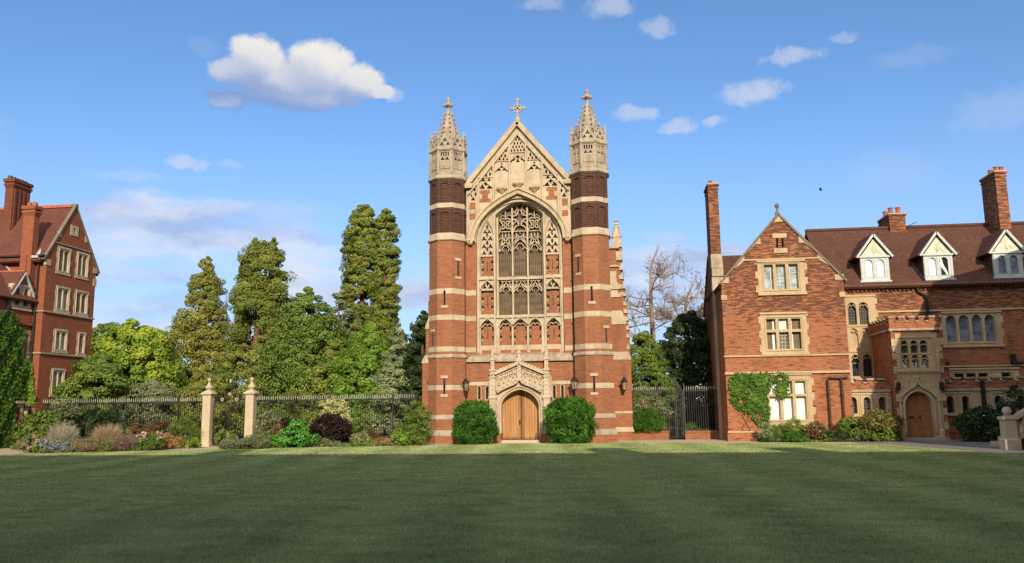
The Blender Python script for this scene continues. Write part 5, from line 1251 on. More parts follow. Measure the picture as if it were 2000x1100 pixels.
# ================================================================ RANGE BEHIND THE VIEWER (casts the evening shadow over the lawn)
T = thing('south_range', 'long brick range closing the court behind the viewer', 'building', (-5, -15, 0))
s = MB(); f = south(0, -12); s.box(f, -48, 40, -.05, 10.0, -9, 0); s.build('wall', 'brick_range', T)
s = MB(); s.ribbon(east(-48, -12), [(-.4, 9.9), (4.5, 17.0), (9.4, 9.9)], .15, 0, 88)
s.build('roof', 'tile', T)
for x, h in ((-36, 18.6), (-21, 18.0), (-6.0, 18.3), (8.2, 18.2), (14.5, 18.1)):
    s = MB(); s.box(south(x, -7.5), -.6, .6, 9, h, -.9, .6); s.build('chimney_stack', 'brick_range', T)
T = thing('dining_hall', 'brick dining hall beyond the right edge of the photograph', 'building', (18, 26, 0))
s = MB(); s.box(east(29.0, 0), 14, 31.5, -.05, 11.4, -12, 0); s.box(east(16.99, 0), 21, 26.2, -.05, 10.1, -2.0, 0); s.build('wall', 'brick_range', T)  # second, lower block is added out of view to shade the porch
s = MB(); s.ribbon(south(23, 14), [(-6.1, 11.3), (0, 13.6), (6.1, 11.3)], .15, -17.6, .2); s.build('roof', 'tile', T)
# birds
for px, py, Y, lab in ((1603, 371, 60, 'tiny dark bird flying above the gabled wing'),):
    c = at(px, py, Y); T = thing('bird', lab, 'bird', c); s = MB()
    s.lathe((c.x, c.y, c.z), [(.02, -.06), (.06, 0), (.02, .06)], 6, 0, 2.2, 1); 
    for sg in (-1, 1): s.add([c+Vector((-.07, 0, .02)), c+Vector((.07, 0, .02)), c+Vector((.02+.06*sg, sg*.2-.05, .12)), c+Vector((-.1+.12*sg, sg*.42, .02))], [(0, 1, 2, 3)])
    s.build('body', 'bird', T)

# ================================================================ PLANTS
def leaf_mesh(name, P, Nn, L, W, tone, mat, parent=None, rs=None, hang=0.):
    """many small leaf blades: P centres, Nn facing, L/W size arrays"""
    n = len(P); rs = rs or np.random.RandomState(1)
    Nn = Nn/np.maximum(np.linalg.norm(Nn, axis=1, keepdims=True), 1e-6)
    t = rs.normal(size=(n, 3)); t[:, 2] -= hang; t -= (t*Nn).sum(1, keepdims=True)*Nn; t /= np.maximum(np.linalg.norm(t, axis=1, keepdims=True), 1e-6); b = np.cross(Nn, t)
    L = np.broadcast_to(L, n)[:, None]; W = np.broadcast_to(W, n)[:, None]
    V = np.stack([P-t*L*.5, P+b*W*.5-t*L*.05, P+t*L*.5, P-b*W*.5-t*L*.05], 1).reshape(-1, 3)
    off = parent_off.get(parent.name, Vector()) if parent else Vector(); V = V-np.array(off)
    me = bpy.data.meshes.new(name); me.vertices.add(4*n); me.vertices.foreach_set('co', V.astype(np.float32).ravel())
    me.loops.add(4*n); me.loops.foreach_set('vertex_index', np.arange(4*n, dtype=np.int32)); me.polygons.add(n)
    me.polygons.foreach_set('loop_start', np.arange(0, 4*n, 4, dtype=np.int32)); 
    at_ = me.attributes.new('tone', 'FLOAT', 'POINT'); at_.data.foreach_set('value', np.repeat(np.clip(tone, 0, 1), 4).astype(np.float32))
    me.update(calc_edges=True); me.materials.append(mat)
    o = bpy.data.objects.new(name, me); COL.objects.link(o); o.parent = parent; return o
def clumps_leaves(C, R, per, rs, size, squash=.8, up=.5, inner=.45):
    """C clump centres (n,3), R radii; leaves over each clump's outer shell"""
    n = len(C); d = rs.normal(size=(n, per, 3)); d /= np.linalg.norm(d, axis=2, keepdims=True)
    rad = inner+(1-inner)*rs.rand(n, per, 1)**.6
    P = C[:, None]+d*rad*R[:, None, None]*np.array([1, 1, squash]); Nn = d+rs.normal(size=d.shape)*.55; Nn[..., 2] += up
    ct = rs.rand(n, 1)*.6+.02; tone = ct+rs.rand(n, per)*.42
    L = size*(.7+.6*rs.rand(n, per))
    return P.reshape(-1, 3), Nn.reshape(-1, 3), L.ravel(), tone.ravel()
def crown_points(prof, x, y, z0, z1, n, rs, fill=.55, lump=.25, sx=1., sy=1.):
    """clump centres inside a body of revolution: prof = [(t, radius)]"""
    tt = np.linspace(0, 1, 60); rr = np.interp(tt, [p[0] for p in prof], [p[1] for p in prof]); wgt = rr+.12; wgt /= wgt.sum()
    t = rs.choice(tt, n, p=wgt)+rs.rand(n)/60; a = rs.rand(n)*2*math.pi
    ph = rs.rand(4)*6.28
    R = np.interp(t, [p[0] for p in prof], [p[1] for p in prof])*(1+lump*np.sin(2*a+ph[0]+5*t)*np.sin(9*t+ph[1])+lump*.7*np.sin(5*a+ph[2]+11*t+ph[3]))
    r = R*np.sqrt(fill+(1-fill)*rs.rand(n))
    return np.stack([x+sx*r*np.cos(a), y+sy*r*np.sin(a), z0+(z1-z0)*t], 1)
SEED = [10]
def tree(label, x, y, z1, prof, mat, z0=0., n=170, per=70, cr=.5, leaf=.22, trunk=.2, trunk_z=None, squash=.62, kind='tree', lump=.25, group=None, bark='bark', fill=.5, cat='tree', stems=1, up=.5, aspect=.55, hang=0., sx=1., sy=1., tips=(), carve=None):
    SEED[0] += 1; rs = np.random.RandomState(SEED[0])
    T = thing(kind, label, cat, (x, y, 0), 0, group)
    n = int(n*1.7); per = int(per*2.0); leaf *= .70
    C = crown_points(prof, x, y, z0, z1, n, rs, fill, lump, sx, sy)
    if carve: C = C[~((C[:, 0] > carve[0]) & (C[:, 0] < carve[1]) & (C[:, 2] > carve[2]) & (C[:, 2] < carve[3]) & (C[:, 1] < y+.35))]
    for tx, tz in tips:                       # slender leading shoots
        q = 9; C = np.concatenate([C, np.stack([tx+rs.normal(size=q)*.10*np.linspace(1.6, .2, q), y+rs.normal(size=q)*.1, np.linspace(tz-1.1, tz-.1, q)], 1)])
    n = len(C); rm = max(p[1] for p in prof); tt = (C[:, 2]-z0)/(z1-z0)
    Rr = cr*(.5+.75*rs.rand(n))*np.clip(.45+np.interp(tt, [p[0] for p in prof], [p[1] for p in prof])/rm*.6, .4, 1)
    for _t in range(9*len(tips)): Rr[n-1-_t] = .13+.018*(_t % 9)
    P, Nn, L, tone = clumps_leaves(C, Rr, per, rs, leaf, squash, up, .62)
    # a little outward facing so that the crown turns from light to shade as it bends away from the sun
    ax = np.stack([P[:, 0]-x, P[:, 1]-y, np.zeros(len(P))], 1); Nn += .5*ax/np.maximum(np.linalg.norm(ax, axis=1, keepdims=True), .2)
    leaf_mesh('crown', P, Nn, L, L*aspect, tone, LM[mat], T, rs, hang)
    s = MB(); top = trunk_z or z0+(z1-z0)*.9
    for q in range(stems):
        bx = x+(q-(stems-1)/2)*trunk*3; s.tube([(bx, y, -.05), (bx+.03, y, top*.35), (x+(bx-x)*.6, y+.05, top*.7), (x+(bx-x)*.4, y, top)], [trunk*1.25, trunk, trunk*.6, trunk*.12], 8)
    for i in rs.choice(n, min(n, 26), replace=False):
        c = C[i]; zb = max(.3, c[2]-(.25+.45*rs.rand())*max(.5, math.hypot(c[0]-x, c[1]-y))); zb = min(zb, top*.95)
        s.tube([(x, y, zb), ((x+c[0])/2, (y+c[1])/2, (zb+c[2])/2-.05), tuple(c)], [trunk*.3, trunk*.2, trunk*.06], 5)
    s.build('trunk', bark, T); return T
CON = [(0, .55), (.08, .95), (.25, 1), (.5, .78), (.75, .5), (.92, .25), (1, .04)]
def pf(p, k): return [(t, r*k) for t, r in p]
G = 'trees beyond the railings'
tree('olive conifer with a narrow spire top and broad base, left of the twin-topped conifer', -27.6, 52, 11.7, [(0, 1.9), (.2, 2.35), (.45, 2.15), (.6, 1.8), (.72, 1.1), (.85, .72), (.95, .5), (1, .1)], 'conifer_y', .3, 260, 85, .62, .21, .26, tips=((-27.45, 12.0),), group=G, bark='bark_red', kind='conifer_tree', up=.2)
tree('tall twin-topped green conifer with bare reddish trunk showing, nearest gate piers', -22.6, 50, 12.2, [(0, 1.7), (.2, 1.85), (.45, 1.7), (.65, 1.45), (.8, 1.25), (.93, .95), (1, .5)], 'conifer', 4.6, 250, 85, .6, .20, .26, tips=((-23.2, 12.75), (-21.95, 12.7), (-22.6, 12.2), (-24, 11.2)), carve=(-23.5, -21.9, 4.6, 7.9), group=G, bark='bark_red', kind='conifer_tree', stems=2, up=.2)
tree('tallest slim conifer, left half of the pair nearest the chapel', -15.95, 50, 14.6, [(0, .95), (.15, 1.1), (.4, 1.08), (.7, 1.0), (.88, .78), (.96, .55), (1, .2)], 'conifer', 4.3, 250, 80, .42, .20, .22, tips=((-16.05, 14.6), (-15.8, 14.45)), group=G, bark='bark_red', kind='conifer_tree', up=.2)
tree('slightly shorter slim conifer, right half of the pair nearest the chapel', -14.55, 50.4, 14.15, [(0, .6), (.15, .75), (.5, .8), (.8, .72), (.95, .5), (1, .2)], 'conifer', 4.6, 190, 80, .36, .19, .2, tips=((-14.7, 14.2), (-14.45, 14.1)), group=G, bark='bark_red', kind='conifer_tree', up=.2)
tree('round bright yellow green broadleaf tree beside the left brick block', -26.3, 42, 6.4, [(0, 1.4), (.25, 2.2), (.5, 2.4), (.75, 1.9), (.92, 1.0), (1, .25)], 'yellow', .8, 190, 75, .62, .25, .2, group=G, kind='broadleaf_tree', aspect=.6)
tree('dark distant round tree just visible over the yellow green tree', -47.5, 72, 9.9, [(0, 3), (.6, 3.2), (.9, 1.8), (1, .3)], 'green', 3, 120, 60, .8, .35, .4, group=G, kind='broadleaf_tree')
tree('broad green tree with loose feathery top right of the twin-topped conifer', -18.1, 46.5, 8.6, [(0, 2.1), (.3, 2.4), (.6, 2.0), (.8, 1.3), (.93, .65), (1, .15)], 'green', .8, 260, 75, .55, .21, .2, group=G, kind='broadleaf_tree', lump=.3)
tree('light airy tree showing its sparse top left of the tallest conifer', -16.9, 48.5, 8.7, [(0, 1.2), (.4, 1.4), (.8, .8), (1, .15)], 'glauc', 3.0, 70, 60, .4, .2, .12, group=G, kind='broadleaf_tree', lump=.35)
tree('dense bright green rounded conifer right of the broad green tree', -13.6, 44, 6.1, [(0, 1.7), (.3, 1.9), (.6, 1.6), (.85, .9), (1, .2)], 'bright', .5, 200, 80, .5, .19, .18, group=G, kind='conifer_tree', up=.2)
tree('grey green feathery conifer nearest the chapel wall', -11.75, 43.2, 5.9, [(0, 1.35), (.3, 1.4), (.6, 1.0), (.85, .5), (1, .08)], 'glauc', .4, 130, 75, .42, .18, .14, group=G, kind='conifer_tree', squash=.6)
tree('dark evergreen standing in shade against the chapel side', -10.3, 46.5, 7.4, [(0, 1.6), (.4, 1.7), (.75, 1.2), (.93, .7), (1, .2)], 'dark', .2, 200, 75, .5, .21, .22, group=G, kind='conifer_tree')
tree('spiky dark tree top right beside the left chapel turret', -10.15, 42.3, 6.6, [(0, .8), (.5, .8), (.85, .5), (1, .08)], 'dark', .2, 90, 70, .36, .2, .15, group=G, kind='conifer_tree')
tree('wide low conifer skirt with reddish trunk under the twin-topped conifer', -22.2, 48, 5.4, [(0, 2.6), (.3, 2.7), (.6, 2.0), (.85, 1.2), (1, .4)], 'conifer', .4, 230, 80, .55, .2, .18, group=G, kind='conifer_tree', sx=1.15)
tree('leafy olive tree filling the gap behind the left gate pier', -25.3, 46, 4.0, [(0, 1.9), (.4, 2.2), (.8, 1.3), (1, .3)], 'conifer_y', .3, 150, 75, .5, .2, .15, group=G, kind='conifer_tree', sx=1.2)
tree('rusty flecked green tree between broad green tree and rounded conifer', -16.0, 45, 5.2, [(0, 1.7), (.4, 1.9), (.8, 1.2), (1, .3)], 'conifer', .3, 150, 75, .5, .2, .16, group=G, kind='conifer_tree')
tree('loose grey green small tree in front of the left brick block', -26.0, 38.6, 4.4, [(0, 1.2), (.25, 1.5), (.55, 1.5), (.85, .8), (1, .15)], 'green', 1.2, 130, 75, .42, .19, .1, group=G, kind='broadleaf_tree', lump=.35, aspect=.7)
tree('low green bushy tree behind the left railing', -23.4, 39.2, 3.1, [(0, 1.5), (.4, 1.7), (.8, 1.0), (1, .2)], 'sage', .3, 130, 70, .42, .16, .1, group=G, kind='broadleaf_tree', aspect=.7, sx=1.3)
tree('olive bush with yellow tips rising above the left railing near the gate pier', -20.9, 39.5, 3.0, [(0, 1.2), (.4, 1.4), (.8, .9), (1, .2)], 'conifer_y', .3, 110, 70, .42, .17, .1, group=G, kind='broadleaf_tree')
# right hand gap
tree('dense mid green thuja just beyond the railing gap, nearest the chapel', 1.45, 44, 5.4, [(0, 1.0), (.35, 1.15), (.7, .9), (.9, .5), (1, .2)], 'green', .2, 150, 75, .4, .17, .14, group='trees in the gap by the wing', kind='conifer_tree', up=.2)
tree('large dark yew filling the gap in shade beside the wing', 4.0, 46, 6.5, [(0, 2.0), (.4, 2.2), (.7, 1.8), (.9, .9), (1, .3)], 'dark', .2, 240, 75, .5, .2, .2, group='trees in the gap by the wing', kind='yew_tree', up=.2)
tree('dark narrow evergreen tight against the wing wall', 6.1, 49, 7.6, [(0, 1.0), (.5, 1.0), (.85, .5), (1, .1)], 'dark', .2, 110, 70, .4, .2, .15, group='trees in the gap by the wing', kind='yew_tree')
tree('pale grey green pine far behind the bare tree', 6.4, 60, 8.7, [(0, .9), (.4, .9), (.8, .5), (1, .1)], 'glauc', 4.6, 60, 60, .42, .22, .15, group='trees in the gap by the wing', kind='pine_tree', squash=.5)
def bare_tree(label, x, y, h, seed, spread, name='bare_tree', dens=34):
    rnd = random.Random(seed); T = thing(name, label, 'tree', (x, y, 0), 0, 'trees in the gap by the wing')
    s = MB(); tr = [(x, y, -.05), (x+.05, y, h*.4), (x, y, h*.7), (x+.05, y, h*.86), (x+.3, y, h*.93), (x+.7, y, h)]; s.tube(tr, [.24, .2, .13, .08, .06, .025], 8); s.build('trunk', 'bark_dead', T)
    s = MB(); bl = []
    def br(p, d, l, r, lev):
        pts = [p]; q = Vector(p); dd = Vector(d)
        for k in range(4):
            dd = (dd+Vector((rnd.uniform(-.25, .25), rnd.uniform(-.25, .25), rnd.uniform(-.14, .24)))).normalized(); q = q+dd*l/4; pts.append(q.copy())
        s.tube(pts, [r, r*.8, r*.6, r*.42, r*.2], 5)
        if lev < 3:
            for k in range(8 if lev == 0 else 6):
                i = rnd.choice((1, 2, 3, 4)); n = (dd+Vector((rnd.uniform(-1, 1), rnd.uniform(-1, 1), rnd.uniform(-.35, .75)))).normalized(); br(pts[i], n, l*rnd.uniform(.3, .5), max(r*.42, .010), lev+1)
        else: bl.append(q)
    for k in range(dens):
        t = rnd.uniform(.42, .93); a = rnd.uniform(0, 6.28); z = h*t; d = Vector((math.cos(a), math.sin(a)*.8, rnd.uniform(-.15, .25))).normalized()
        br(Vector((x, y, z)), d, spread*(1.25-t)*rnd.uniform(.9, 2.1), .045, 0)
    s.build('branches', 'bark_dead', T)
    P = np.array([tuple(p) for p in bl]); rs = np.random.RandomState(3); P = P[rs.rand(len(P)) < .15]
    leaf_mesh('dead_leaves', P+rs.normal(size=P.shape)*.05, rs.normal(size=P.shape), .11, .07, rs.rand(len(P)), LM['brown'], T, rs)
bare_tree('bare larch with bent top and spreading dead branches in the gap', 2.35, 54, 12.1, 5, 3.9, dens=17)
bare_tree('smaller bare brown conifer right of the bent larch', 4.6, 55, 9.7, 8, 2.3, dens=14)

# ---- shrubs and border plants
def shrub(label, x, y, rx, ry, h, mat, n=60, per=60, cr=.16, leaf=.09, name='shrub', cat='shrub', zb=.0, group=None, aspect=.55, squash=.85, up=.3, shape=None, parts=None, stem=True, lump=.15, bark='bark', hang=0.):
    SEED[0] += 1; rs = np.random.RandomState(SEED[0]); T = thing(name, label, cat, (x, y, zb), 0, group)
    prof = shape or [(0, .78), (.3, 1), (.6, .95), (.85, .65), (1, .25)]
    C = crown_points(prof, 0, 0, zb+min(.12, h*.15), zb+h-cr*.6, n, rs, .5, lump); C[:, 0] = x+C[:, 0]*(rx-cr*.5); C[:, 1] = y+C[:, 1]*(ry-cr*.5)
    R = cr*(.65+.6*rs.rand(n)); P, Nn, L, tone = clumps_leaves(C, R, per, rs, leaf, squash, up, .35)
    P[:, 2] = np.maximum(P[:, 2], zb+.02)
    leaf_mesh('foliage', P, Nn, L, L*aspect, tone, LM[mat], T, rs, hang)
    if stem:
        s = MB()
        for k in range(7): c = C[rs.randint(n)]; s.tube([(x+rs.uniform(-.1, .1), y+rs.uniform(-.05, .05), zb-.03), ((x+c[0])/2, (y+c[1])/2, zb+(c[2]-zb)*.5), tuple(c)], [.025, .018, .006], 5)
        s.build('stem', bark, T)
    if parts:
        for nm, mt, cnt, size, zlo in parts:
            i = rs.randint(0, len(P), cnt*8); i = i[(P[i, 2] > zb+h*zlo) & (P[i, 1] < y+ry*.5)][:cnt]; Q = P[i]+np.array([0, -.05, .03])
            Cc = np.repeat(Q, 9, 0)+rs.normal(size=(9*len(Q), 3))*size*.35; leaf_mesh(nm, Cc, rs.normal(size=Cc.shape)+np.array([0, -1, .6]), size*.8, size*.7, rs.rand(len(Cc)), LM[mt], T, rs)
    return T
def tuft(label, x, y, r, h, mat, n=700, name='grass_tuft', cat='grass', base='sage', wdt=.02, lean=.5, group=None, hb=.5):
    SEED[0] += 1; rs = np.random.RandomState(SEED[0]); T = thing(name, label, cat, (x, y, 0), 0, group)
    def blades(nm, mt, cnt, hh, rr, w_):
        a = rs.rand(cnt)*6.28; q = np.sqrt(rs.rand(cnt)); bx = x+rr*.55*q*np.cos(a); by = y+rr*.45*q*np.sin(a); ht = hh*(.38+.62*rs.rand(cnt)**.7)*(1-.3*q*q); le = lean*(.3+rs.rand(cnt))*rr
        tip = np.stack([bx+le*np.cos(a)+rs.normal(size=cnt)*.05, by+le*.8*np.sin(a), ht], 1); mid = np.stack([bx+le*.35*np.cos(a), by+le*.3*np.sin(a), ht*.6], 1); bas = np.stack([bx, by, np.zeros(cnt)], 1)
        sd_ = np.stack([np.ones(cnt), rs.normal(size=cnt)*.5, np.zeros(cnt)], 1)*w_*.5
        off = np.array([x, y, 0]); V = np.stack([bas-sd_, bas+sd_, mid+sd_, mid-sd_, tip+sd_*.3, tip-sd_*.3], 1).reshape(-1, 3)-off
        me = bpy.data.meshes.new(nm); F_ = []
        for k in range(cnt): o = 6*k; F_ += [(o, o+1, o+2, o+3), (o+3, o+2, o+4, o+5)]
        me.from_pydata(V.tolist(), [], F_); at_ = me.attributes.new('tone', 'FLOAT', 'POINT'); at_.data.foreach_set('value', np.repeat(rs.rand(cnt), 6).astype(np.float32)); me.materials.append(LM[mt])
        o = bpy.data.objects.new(nm, me); COL.objects.link(o); o.parent = T
    blades('leaf_blades', base, n//2, h*hb, r*.9, wdt*1.2); blades('seed_heads', mat, n, h, r, wdt); return T
# clipped yews by the chapel door
for u, lab in ((-1.82, 'rounded clipped green yew bush left of the oak chapel door'), (2.33, 'rounded clipped green yew bush right of the oak chapel door')):
    shrub(lab, CX+u, FC-2.0, 1.03 if u < 0 else 1.06, .95, 1.9 if u < 0 else 1.98, 'yew', 330, 75, .24, .17, 'yew_bush', 'bush', group='clipped yews flanking the chapel door', shape=[(0, .7), (.2, .95), (.45, 1), (.7, .88), (.88, .66), (1, .34)] if u < 0 else [(0, .76), (.25, .97), (.5, 1), (.75, .94), (.9, .76), (1, .46)], up=-.1, lump=.2, aspect=.22, hang=-1.1)
bd = 'plants in the flower borders'
def S(label, px, py, rx, h, mat, **k):
    g = gnd(px, py)
    if g.y > 35.3: g = at(px, py, 35.2)
    ry = k.pop('ry', rx*.8); return shrub(label, g.x, g.y, rx, ry, h, mat, group=bd, **k)
# border between gate and chapel
S('dark purple leaved rounded shrub in front of the railing', 645, 872, .98, 1.42, 'purple', n=170, per=80, cr=.2, leaf=.09, lump=.1)
g = gnd(578, 876); shrub('lush lime green plant with large drooping divided leaves, left of the purple shrub', g.x, g.y, .72, .55, 1.25, 'lime', 42, 60, .26, .17, 'leafy_plant', 'plant', 0, bd, .42, .55, .9, lump=.35, hang=1.)
g = gnd(536, 874); shrub('low lime green drooping plant spilling left of the taller lime green plant', g.x, g.y, .42, .35, .6, 'lime', 18, 55, .2, .15, 'leafy_plant', 'plant', 0, bd, .42, .55, .9, lump=.35, hang=1.)
S('grey green lavender mound covering the foot of the right gate pier', 497, 879, .72, .62, 'sage', n=110, per=70, cr=.16, leaf=.10, aspect=.2, up=0, lump=.2)
S('grey green lavender mound right beside the gate opening', 452, 879, .52, .48, 'sage', n=80, per=70, cr=.15, leaf=.10, aspect=.2, up=0, lump=.2)
S('wispy tan flowering grass behind the lavender by the right pier', 540, 868, .5, .85, 'tan', n=60, per=45, cr=.17, leaf=.13, aspect=.14, up=0, parts=[('flower', 'white', 10, .05, .3)])
S('orange brown leaved thin shrub against the railing left of the lime green plant', 548, 855, .55, 1.35, 'brown', n=26, per=30, cr=.2, leaf=.09, lump=.4)
g = gnd(690, 866); shrub('cream variegated drooping shrub taller than the railing behind purple shrub', g.x-.1, 35.3, .82, .6, 2.15, 'vari', 100, 60, .22, .14, 'variegated_shrub', 'shrub', 0, bd, .4, .8, .6, lump=.3, shape=[(0, .5), (.3, .95), (.6, 1), (.8, .75), (1, .3)], hang=.9)
S('blue green small mound right of the purple shrub', 704, 871, .5, .62, 'glauc', n=45, per=50, cr=.16, leaf=.1)
S('low pinkish brown plant on the border edge near the chapel', 745, 868, .5, .38, 'orange', n=40, per=40, cr=.12, leaf=.07, aspect=.3)
S('reddish twiggy shrub against the railing near the chapel', 722, 852, .42, .8, 'brown', n=24, per=30, cr=.16, leaf=.08, lump=.4)
S('tall bamboo like green shrub beside the left chapel turret', 812, 862, .62, 2.0, 'green', n=110, per=55, cr=.2, leaf=.14, aspect=.25, lump=.3)
S('fresh green leafy plant with broad leaves left of the bamboo like shrub', 788, 866, .5, .85, 'bright', n=45, per=45, cr=.18, leaf=.15)
S('climber with small leaves on the railing right of the right gate pier', 520, 852, .7, 1.7, 'sage', n=60, per=45, cr=.22, leaf=.1, lump=.4, ry=.25)
S('leafy climber on the railing behind the lime green plant', 610, 852, .8, 1.6, 'conifer', n=70, per=45, cr=.22, leaf=.1, lump=.4, ry=.25)
S('pink and white rose bush behind the gate opening', 440, 860, .6, .75, 'green', n=45, per=50, cr=.16, leaf=.08, parts=[('flower', 'pink', 9, .08, .4)])
# left border
S('large leafy green shrub at the foot of the left building', 75, 876, 1.0, 1.75, 'green', n=130, per=70, cr=.26, leaf=.14, lump=.3, parts=[('flower', 'orange', 10, .09, .3)])
S('bushy climber over the left end of the railing', 118, 862, .8, 2.3, 'sage', n=110, per=60, cr=.25, leaf=.14, lump=.35)
S('red and salmon rose bush behind the blue flowers', 62, 884, .55, .75, 'sage', n=55, per=50, cr=.16, leaf=.09, parts=[('flower', 'orange', 14, .09, .35)])
S('salmon flowered low plant at the left border corner', 84, 886, .5, .55, 'green', n=45, per=50, cr=.14, leaf=.08, parts=[('flower', 'pink', 12, .09, .4)])
S('low mound of powder blue flowers at the border edge', 108, 886, .72, .48, 'sage', n=60, per=45, cr=.14, leaf=.07, parts=[('flower', 'blue', 90, .07, .25)])
S('second smaller patch of powder blue flowers touching the straw mound', 136, 885, .42, .42, 'sage', n=36, per=45, cr=.13, leaf=.07, parts=[('flower', 'blue', 55, .07, .25)])
g = gnd(150, 870); tuft('silvery white plume grass, left of the straw coloured grass', g.x+1.2, 34.3, .72, 1.2, 'silver', 1500, group=bd, wdt=.013)
g = gnd(205, 872); tuft('straw coloured tall grass leaning right beside the silvery grass', -22.4, 34.2, .7, 1.15, 'straw', 1300, group=bd, wdt=.012)
tuft('short grey plume grass behind the silvery grass', -24.6, 34.6, .55, 1.1, 'silver', 900, group=bd, wdt=.012)
S('yellow green straw mound between blue flowers and mauve mound', 178, 884, .85, .62, 'tan', n=100, per=60, cr=.17, leaf=.1, aspect=.2, up=0)
S('dusky mauve domed flower mound at the front of the left border', 248, 880, .92, .62, 'mauve', n=140, per=60, cr=.16, leaf=.08, aspect=.25, up=0, lump=.08)
S('small bright green clump left of the mauve mound', 205, 884, .35, .42, 'green', n=30, per=45, cr=.13, leaf=.08)
S('grey green mound behind the mauve flowers', 250, 866, .6, .85, 'sage', n=50, per=50, cr=.18, leaf=.1)
S('dark bronze leaved shrub with tall stems by the left railing', 272, 862, .6, 1.35, 'brown', n=45, per=45, cr=.2, leaf=.1, lump=.35)
S('pink rose bush with pale blooms near the black marker', 292, 880, .62, .8, 'green', n=70, per=55, cr=.17, leaf=.08, parts=[('flower', 'pink', 13, .13, .55)])
S('amber leaved low shrub right of the pink roses', 332, 877, .55, .7, 'orange', n=36, per=40, cr=.16, leaf=.07, parts=[('leaf_tips', 'lime', 30, .09, .1)])
S('yellow green low plant at the foot of the left pier', 376, 875, .38, .48, 'yellow', n=36, per=45, cr=.14, leaf=.08)
S('feathery deep green fennel like shrub by the left railing near the pier', 357, 866, .75, 1.35, 'green', n=80, per=65, cr=.22, leaf=.12, aspect=.12, up=0, lump=.3)
S('thin reddish shrub with upright stems left of the feathery shrub', 310, 864, .55, 1.5, 'brown', n=26, per=35, cr=.2, leaf=.09, lump=.45)
S('leafy climber along the middle of the left railing', 205, 858, 1.3, 1.7, 'dark', n=90, per=45, cr=.25, leaf=.11, lump=.4, ry=.3)
# low mixed foliage that knits the borders together
def ground_cover(label, poly, n, hmax, mats, seed):
    rs = np.random.RandomState(seed); xs = [p[0] for p in poly]; ys = [p[1] for p in poly]; x = rs.uniform(min(xs), max(xs), n); y = rs.uniform(min(ys), max(ys), n); ins = np.zeros(n, bool)
    for (ax, ay), (bx, by) in zip(poly, poly[1:]+poly[:1]):
        if ay != by: ins ^= ((ay > y) != (by > y)) & (x < (bx-ax)*(y-ay)/(by-ay)+ax)
    x, y = x[ins], y[ins]; hh = hmax*(.45+.3*np.sin(x*2.1+y)+.25*np.sin(x*4.7-y*2.3)); z = np.maximum(.03, hh*rs.rand(len(x))**.6)
    P = np.stack([x, y, z], 1); sel = (np.sin(x*1.7+.6*y)+np.sin(x*3.9-1.1*y)+rs.normal(size=len(x))*.5) > 0
    for k, m_ in enumerate(mats):
        q = P[sel == bool(k)]; o = leaf_mesh('ground_cover', q, rs.normal(size=q.shape)+np.array([0, -.5, .5]), .11*(.6+.8*rs.rand(len(q))), .045, rs.rand(len(q))*.8+.1, LM[m_], None, rs); o['kind'] = 'stuff'; o['label'] = label
ground_cover('low mixed green and straw foliage filling the flower border by the corner block', [(-24.4, 31.9), (-22.0, 31.2), (-18.9, 32.2), (-18.9, 35.4), (-26.6, 35.4), (-26.6, 33.6)], 16000, .55, ('sage', 'green'), 31)
ground_cover('low mixed green foliage filling the flower border beside the chapel', [(-16.2, 32.6), (-13.0, 33.2), (-9.3, 34.8), (-9.2, 35.4), (-16.2, 35.4)], 12000, .42, ('sage', 'green'), 32)
ground_cover('low foliage at the foot of the gabled wing', [(6.0, 36.4), (9.6, 36.4), (11.6, 36.6), (11.6, 37.7), (6.0, 37.7)], 5000, .35, ('green', 'dark'), 33)
# foot of the wing
wg = 'plants at the foot of the wing'
def Wp(label, x, y, rx, h, mat, **k): return shrub(label, x, y, rx, k.pop('ry', rx*.8), h, mat, group=wg, **k)
Wp('silvery spiky euphorbia at the wing foot, leftmost', 6.25, 36.9, .38, .85, 'glauc', n=34, per=45, cr=.15, leaf=.12, aspect=.25)
Wp('bushy rosemary under the white blind window', 6.85, 37.2, .6, .85, 'green', n=60, per=55, cr=.17, leaf=.12, aspect=.16)
Wp('feathery tall green herb below the window centre', 7.5, 37.1, .5, 1.05, 'bright', n=50, per=50, cr=.17, leaf=.12, aspect=.16)
Wp('clipped bright green box dome in front of the wing', 7.35, 36.45, .5, .5, 'yew', n=90, per=70, cr=.13, leaf=.05, lump=.04, name='box_dome', shape=[(0, .98), (.4, .95), (.75, .7), (1, .3)])
Wp('pink flowered rose with bronze leaves right of the box dome', 8.3, 37.1, .62, .8, 'brown', n=50, per=45, cr=.17, leaf=.09, parts=[('flower', 'pink', 8, .12, .3), ('leaf_tips', 'green', 60, .1, .1)])
Wp('low dark green groundcover right of the pink rose', 9.0, 36.9, .6, .45, 'dark', n=45, per=50, cr=.14, leaf=.08)
Wp('leafy green shrub left of the reddish shrub by the passage', 9.9, 37.2, .7, 1.05, 'green', n=70, per=55, cr=.2, leaf=.11)
Wp('large reddish leaved shrub with small white flowers in front of the left passage', 11.0, 36.95, .95, 1.35, 'green', n=120, per=60, cr=.22, leaf=.10, parts=[('red_leaves', 'brown', 150, .12, .35), ('rust_leaves', 'orange', 40, .10, .45), ('flower', 'white', 14, .05, .1)])
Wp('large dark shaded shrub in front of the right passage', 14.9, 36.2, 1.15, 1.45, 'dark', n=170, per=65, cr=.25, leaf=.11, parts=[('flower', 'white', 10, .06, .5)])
Wp('white hydrangea heads beside the ball topped pier', 15.6, 36.0, .6, 1.6, 'dark', n=60, per=50, cr=.2, leaf=.11, parts=[('flower_head', 'white', 22, .16, .3)])
